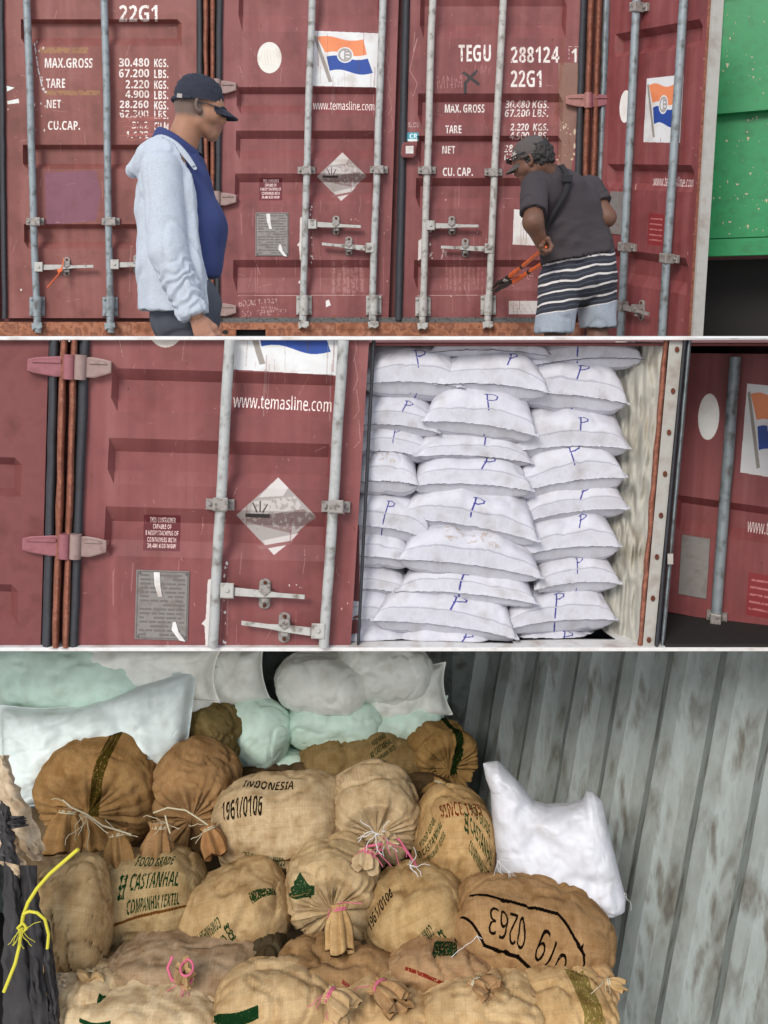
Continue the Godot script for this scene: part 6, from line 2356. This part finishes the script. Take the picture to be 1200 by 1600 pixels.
	for k in 420:
		var x := rg.randf_range(-1, 62)
		var y := rg.randf_range(-236, -60)
		var s := 0.35 + 1.3 * pow(rg.randf(), 2.5)
		if nz.get_noise_2d(x * 0.12, y * 0.08) > -0.12:
			slab(mb, fg, [Vector2(x, y), Vector2(x + s * rg.randf_range(0.4, 1.8), y + s * 0.3), Vector2(x + s * 0.6, y + s * rg.randf_range(0.8, 2.4))], 0.0, 0.002, 0.05)
	obj("flecks", mb, M.twine, t).set_meta("kind", "stuff")
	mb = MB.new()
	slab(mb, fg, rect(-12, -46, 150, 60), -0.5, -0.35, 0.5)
	obj("painted_gap_shade", mb, M.dark, t)  # black slab paints the shade in the gap below the bin

func middle_level() -> void:
	var g: Front = get_meta("g2")
	var fp := front(Vector3(0, 0, 1), Vector3(0, 0, -Z2), Transform2D(), 0.85, 531.0, 1013.0)
	var t := thing("shipping_container", "opened lower container whose left flag-marked door stays shut beside the white sacks", "container", "", Vector3(pt(fp, 350, 1000).x, pt(fp, 350, 1012).y, -Z2))
	first_door(g, t, M.c1, M.red_body)
	seam_left(g, t)
	second_door(g, t, M.c2)
	strip(g, t, "corner_post", 327.5, 337, 328, 336, -60, 530, -0.03, 0.05, M.rust_post, 1.3)
	var mb := MB.new()
	var lo := pt(fp, 600, 1012).y + 0.004
	var hi := pt(fp, 600, 533).y - 0.004
	mb.box(Vector3(-2.2, lo, -Z2 - 0.10), Vector3(pt(fp, 560, 700).x, hi, -Z2 - 0.055), 0.002)
	obj("door_backing", mb, M.red_body, t)
	# dark interior around the load
	mb = MB.new()
	mb.box(Vector3(-0.095, lo, -4.70), Vector3(1.10, hi - 0.07, -4.66), 0.002)
	mb.box(Vector3(-0.098, lo, -4.655), Vector3(-0.075, hi - 0.07, -Z2 - 0.11), 0.002)
	obj("inner_wall", mb, M.hold_back, t)
	# edge of the shut door: dark seal
	strip(fp, t, "door_seal", 581, 587, 557, 562, 531, 1013, -0.03, 0.006, M.rubber, 0.4)
	# dented side wall of the opened container
	var P := PackedVector3Array()
	var U := PackedVector2Array()
	var nu := 34
	var nv := 60
	for y in nv:
		var q := y / (nv - 1.0)
		for x in nu:
			var a := x / (nu - 1.0)
			var px := lerpf(lerpf(962, 930, q), lerpf(1040, 1000, q), a)
			var z := lerpf(3.82, 3.62, a)
			var fold := sin(a * 3.1) * 0.4 + 0.9 * sin(q * 17.0 + a * 6.0 + 3.0 * nz.get_noise_2d(q * 4.0, a * 3.0)) * smooth(0.25, 0.6, a) * smooth(1.0, 0.75, a)
			z += fold * 0.020 + nz.get_noise_2d(q * 9.0, a * 5.0) * 0.03 * smooth(0.0, 0.3, a) * smooth(1.0, 0.8, a)
			var r := ray(px, lerpf(532, 1012, q))
			var p := r * (z / -r.z)
			p.y = lerpf(hi, lo, q)
			P.append(p)
			U.append(Vector2(a, q))
	mb = MB.new()
	mb.sheet(P, U, nu, nv, false)
	obj("side_wall", mb, M.side_wall, t)
	strip(fp, t, "rust_edge", 1036, 1046, 995, 1005, 531, 1013, -0.02, 0.012, M.rust_post, 2.0)
	mb = MB.new()
	slab(mb, fp, [Vector2(1046, 533), Vector2(1067, 533), Vector2(1022, 1011), Vector2(1004, 1011)], -0.03, 0.008, 0.6)
	obj("door_post", mb, M.edge_grey, t)
	for k in 8:
		var q := k / 7.0
		mb = MB.new()
		slab(mb, fp, ell(lerpf(1058, 1014, q), lerpf(546, 1000, q), 3.6, 4.6, 9), 0.008, 0.018, 0.8)
		obj("bolt", mb, M.rust, t)
	strip(fp, t, "door_seal", 1067, 1074, 1022, 1030, 531, 1013, -0.02, 0.03, M.rubber, 0.6)
	strip(fp, t, "door_seal", 1074, 1081, 1031, 1038, 531, 1013, -0.03, 0.012, M.galv_blue, 0.4)
	mb = MB.new()
	slab(mb, fp, rect(1043, 865, 1052, 882), 0.0, 0.05, 0.6)
	obj("latch", mb, M.edge_grey, t)

	# neighbouring door, swung back into the shade
	var r0 := ray(1064, 650)
	var f5 := Front.new()
	f5.metric = true
	f5.P0 = r0 * (3.98 / -r0.z)
	var ang := deg_to_rad(24.0)
	f5.hd = Vector3(cos(ang), 0, sin(ang))
	f5.N = Vector3(-sin(ang), 0, cos(ang))
	f5.s = 0.85
	f5.k = 0.85 / 230.0
	f5.T = Transform2D(Vector2(0.80, 0.06), Vector2(0, 1.12), Vector2(0, 94.0 - 238.0 * 1.12))
	f5.y0 = (f5.P0.y - hi + 0.05) / f5.k
	f5.y1 = (f5.P0.y - lo) / f5.k
	t = thing("container_door", "maroon container door with oval and flag stickers, swung into shade right of the white sacks", "door", "", Vector3(f5.P0.x, lo, f5.P0.z))
	swung_door(f5, t, M.c4)
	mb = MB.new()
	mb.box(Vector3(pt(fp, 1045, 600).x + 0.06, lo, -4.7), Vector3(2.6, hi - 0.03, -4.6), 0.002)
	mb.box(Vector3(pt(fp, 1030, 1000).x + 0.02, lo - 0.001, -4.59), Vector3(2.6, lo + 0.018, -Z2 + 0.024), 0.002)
	obj("painted_shade_recess", mb, M.dark, t)  # black back and floor boxes stand for deep shade behind the door
	mb = MB.new()
	mb.box(Vector3(1.62, lo, -4.6), Vector3(1.68, hi - 0.03, -2.9), 0.004)  # added wall out of view that shades the swung door
	obj("side_wall", mb, M.red_body, t)

	var wa := ray(600, 527)
	var wb := ray(600, 530.5)
	mb = MB.new()
	mb.hexa([wa * (3.58 / -wa.z) + Vector3(1.12, -0.010, 0), wa * (3.58 / -wa.z) + Vector3(2.6, -0.010, 0), wa * (3.58 / -wa.z) + Vector3(2.6, -0.002, 0), wa * (3.58 / -wa.z) + Vector3(1.12, -0.002, 0), wb * (2.60 / -wb.z) + Vector3(1.12, 0, 0), wb * (2.60 / -wb.z) + Vector3(2.6, 0, 0), wa * (2.60 / -wa.z) + Vector3(2.6, 0, 0), wa * (2.60 / -wa.z) + Vector3(1.12, 0, 0)], 0.001)  # added awning, placed to keep light off the swung door
	tag(obj("added_shade_awning", mb, M.white_paint), "added thin white awning, put in only to shade the swung door on the right", "awning")

	white_load()

func white_load() -> void:
	# printed cloth: ink letters on coarse white weave
	var mats := []
	for k in 9:
		var c := Canvas.new()
		c.img = Image.create(320, 224, false, Image.FORMAT_RGB8)
		c.wear.frequency = 0.05
		c.wear.seed = k
		c.wear.fractal_octaves = 4
		var rg := rgn(60 + k)
		for y in 224:
			for x in 320:
				var v := 0.95 + rg.randf_range(-0.025, 0.025)
				c.img.set_pixel(x, y, Color(v, v, v))
		var ink := c8(64, 66, 156)
		var px := 0.5 + rg.randf_range(-0.10, 0.16)
		var py := 0.885 + rg.randf_range(-0.03, 0.03)
		if k < 7:
			var sl := rg.randf_range(-0.02, 0.03)
			var h := rg.randf_range(0.14, 0.18)
			var w := rg.randf_range(0.07, 0.10)
			c.line([Vector2(px + sl, py - h * 0.5), Vector2(px + sl * 0.4, py), Vector2(px - sl, py + h * 0.5)], 0.013, ink, 0.5)
			c.line([Vector2(px + sl - 0.02, py - h * 0.42), Vector2(px + w * 0.5, py - h * 0.55), Vector2(px + w, py - h * 0.38), Vector2(px + w * 0.9, py - h * 0.16), Vector2(px + w * 0.4, py - h * 0.02), Vector2(px, py)], 0.012, ink, 0.5)
		if k == 7:
			for j in 60:
				var sx := rg.randf_range(0.3, 0.7)
				var sy := rg.randf_range(0.66, 0.92)
				c.poly(ell(sx, sy, rg.randf_range(0.01, 0.05), rg.randf_range(0.008, 0.03), 9), Color(0.74, 0.62, 0.50, 0.22), 0.1)
		c.poly(rect(0, 0.955, 1, 0.965), c8(206, 206, 210))
		var m := mat(c8(196, 196, 206), 0.62, 0.0, M.clean, 1.6, c.tex())
		m.backlight_enabled = false
		mats.append(m)
	# [column, left, right, top, bottom, tilt right-down in degrees, material, depth offset, note]
	var list := [
		[0, 566, 716, 536, 613, 2.0, 0, 0.0], [0, 552, 682, 600, 672, 5.0, 1, 0.01], [0, 556, 668, 648, 706, 6.0, 2, 0.02], [0, 548, 654, 694, 766, 0.0, 7, -0.01], [0, 545, 674, 756, 832, 9.0, 3, 0.0], [0, 530, 642, 814, 878, 3.0, 8, 0.015], [0, 528, 638, 868, 915, 4.0, 8, 0.03], [0, 520, 628, 904, 970, 4.0, 8, 0.01], [0, 520, 645, 962, 1022, 6.0, 8, 0.0],
		[1, 676, 850, 500, 548, 2.0, 4, 0.02], [1, 686, 850, 540, 618, 4.0, 5, 0.0], [1, 668, 834, 596, 678, 7.0, 0, -0.015], [1, 650, 822, 658, 708, 4.0, 6, 0.01], [1, 646, 822, 698, 771, 3.0, 1, 0.0], [1, 636, 840, 748, 834, 9.0, 2, -0.01], [1, 628, 840, 814, 896, 8.0, 7, -0.03], [1, 630, 834, 872, 932, 4.0, 3, -0.01], [1, 592, 802, 908, 986, 7.0, 4, -0.015], [1, 602, 794, 962, 1040, 5.0, 5, 0.0],
		[2, 820, 990, 505, 578, -4.0, 3, 0.05], [2, 808, 970, 556, 638, 5.0, 4, 0.03], [2, 804, 972, 628, 708, -2.0, 6, 0.02], [2, 806, 964, 684, 772, -9.0, 0, 0.02], [2, 812, 966, 734, 803, -8.0, 1, 0.03], [2, 808, 956, 792, 870, -6.0, 5, 0.02], [2, 828, 953, 854, 916, -3.0, 2, 0.025], [2, 782, 946, 908, 978, -3.0, 3, 0.02], [2, 788, 942, 968, 1036, 2.0, 4, 0.025]]
	var ord := ["topmost", "second", "third", "fourth", "fifth", "sixth", "seventh", "eighth", "ninth", "lowest"]
	var col_name := ["left column beside the shut door", "middle column", "right column beside the side wall"]
	var counts := [0, 0, 0]
	var floor_y := (ray(600, 1012) * (3.57 / -ray(600, 1012).z)).y + 0.003
	var roof_y := (ray(600, 531.5) * (3.57 / -ray(600, 531.5).z)).y - 0.024
	var totals := [9, 10, 9]
	for k in list.size():
		var q: Array = list[k]
		var z: float = Z2 + 0.15 + q[7]
		var r0 := ray(q[1], (q[3] + q[4]) / 2.0)
		var r1 := ray(q[2], (q[3] + q[4]) / 2.0)
		var pl := r0 * (z / -r0.z)
		var pr := r1 * (z / -r1.z)
		var ra := ray((q[1] + q[2]) / 2.0, q[3])
		var rb := ray((q[1] + q[2]) / 2.0, q[4])
		var hgt := ((ra * (z / -ra.z)) - (rb * (z / -rb.z))).y
		var w := (pr.x - pl.x) * 1.04
		var c := (pl + pr) / 2.0 + Vector3(0, 0, -0.03)
		var pitch := deg_to_rad(20.0 + rng.randf_range(-5, 6))
		var b := Basis(Vector3(0, 0, 1), deg_to_rad(-q[5])) * Basis(Vector3(0, 1, 0), rng.randf_range(-0.10, 0.10)) * Basis(Vector3(1, 0, 0), pitch) * Basis(Vector3(1, 0, 0), -PI / 2)
		# local x along the sack, local y to the back, local z up
		var mb := MB.new()
		pillow(mb, c, b, w, 0.30, hgt * 1.10, 100 + k * 7, 1.6, 0.012)
		for j in mb.v.size():          # pressed flat under the roof and on the floor
			mb.v[j].y = clampf(mb.v[j].y, floor_y, roof_y)
		var o := obj("white_sack", mb, mats[q[6]])
		var which: String = ord[counts[q[0]]] if counts[q[0]] < totals[q[0]] - 1 else "lowest"
		counts[q[0]] += 1
		var what := "white woven sack with a blue P"
		if q[6] == 7:
			what = "white woven sack with brown stains"
		elif q[6] == 8:
			what = "plain white woven sack"
		tag(o, "%s, %s in the %s" % [what, which, col_name[q[0]]], "sack", "white sacks stacked in the opened container")
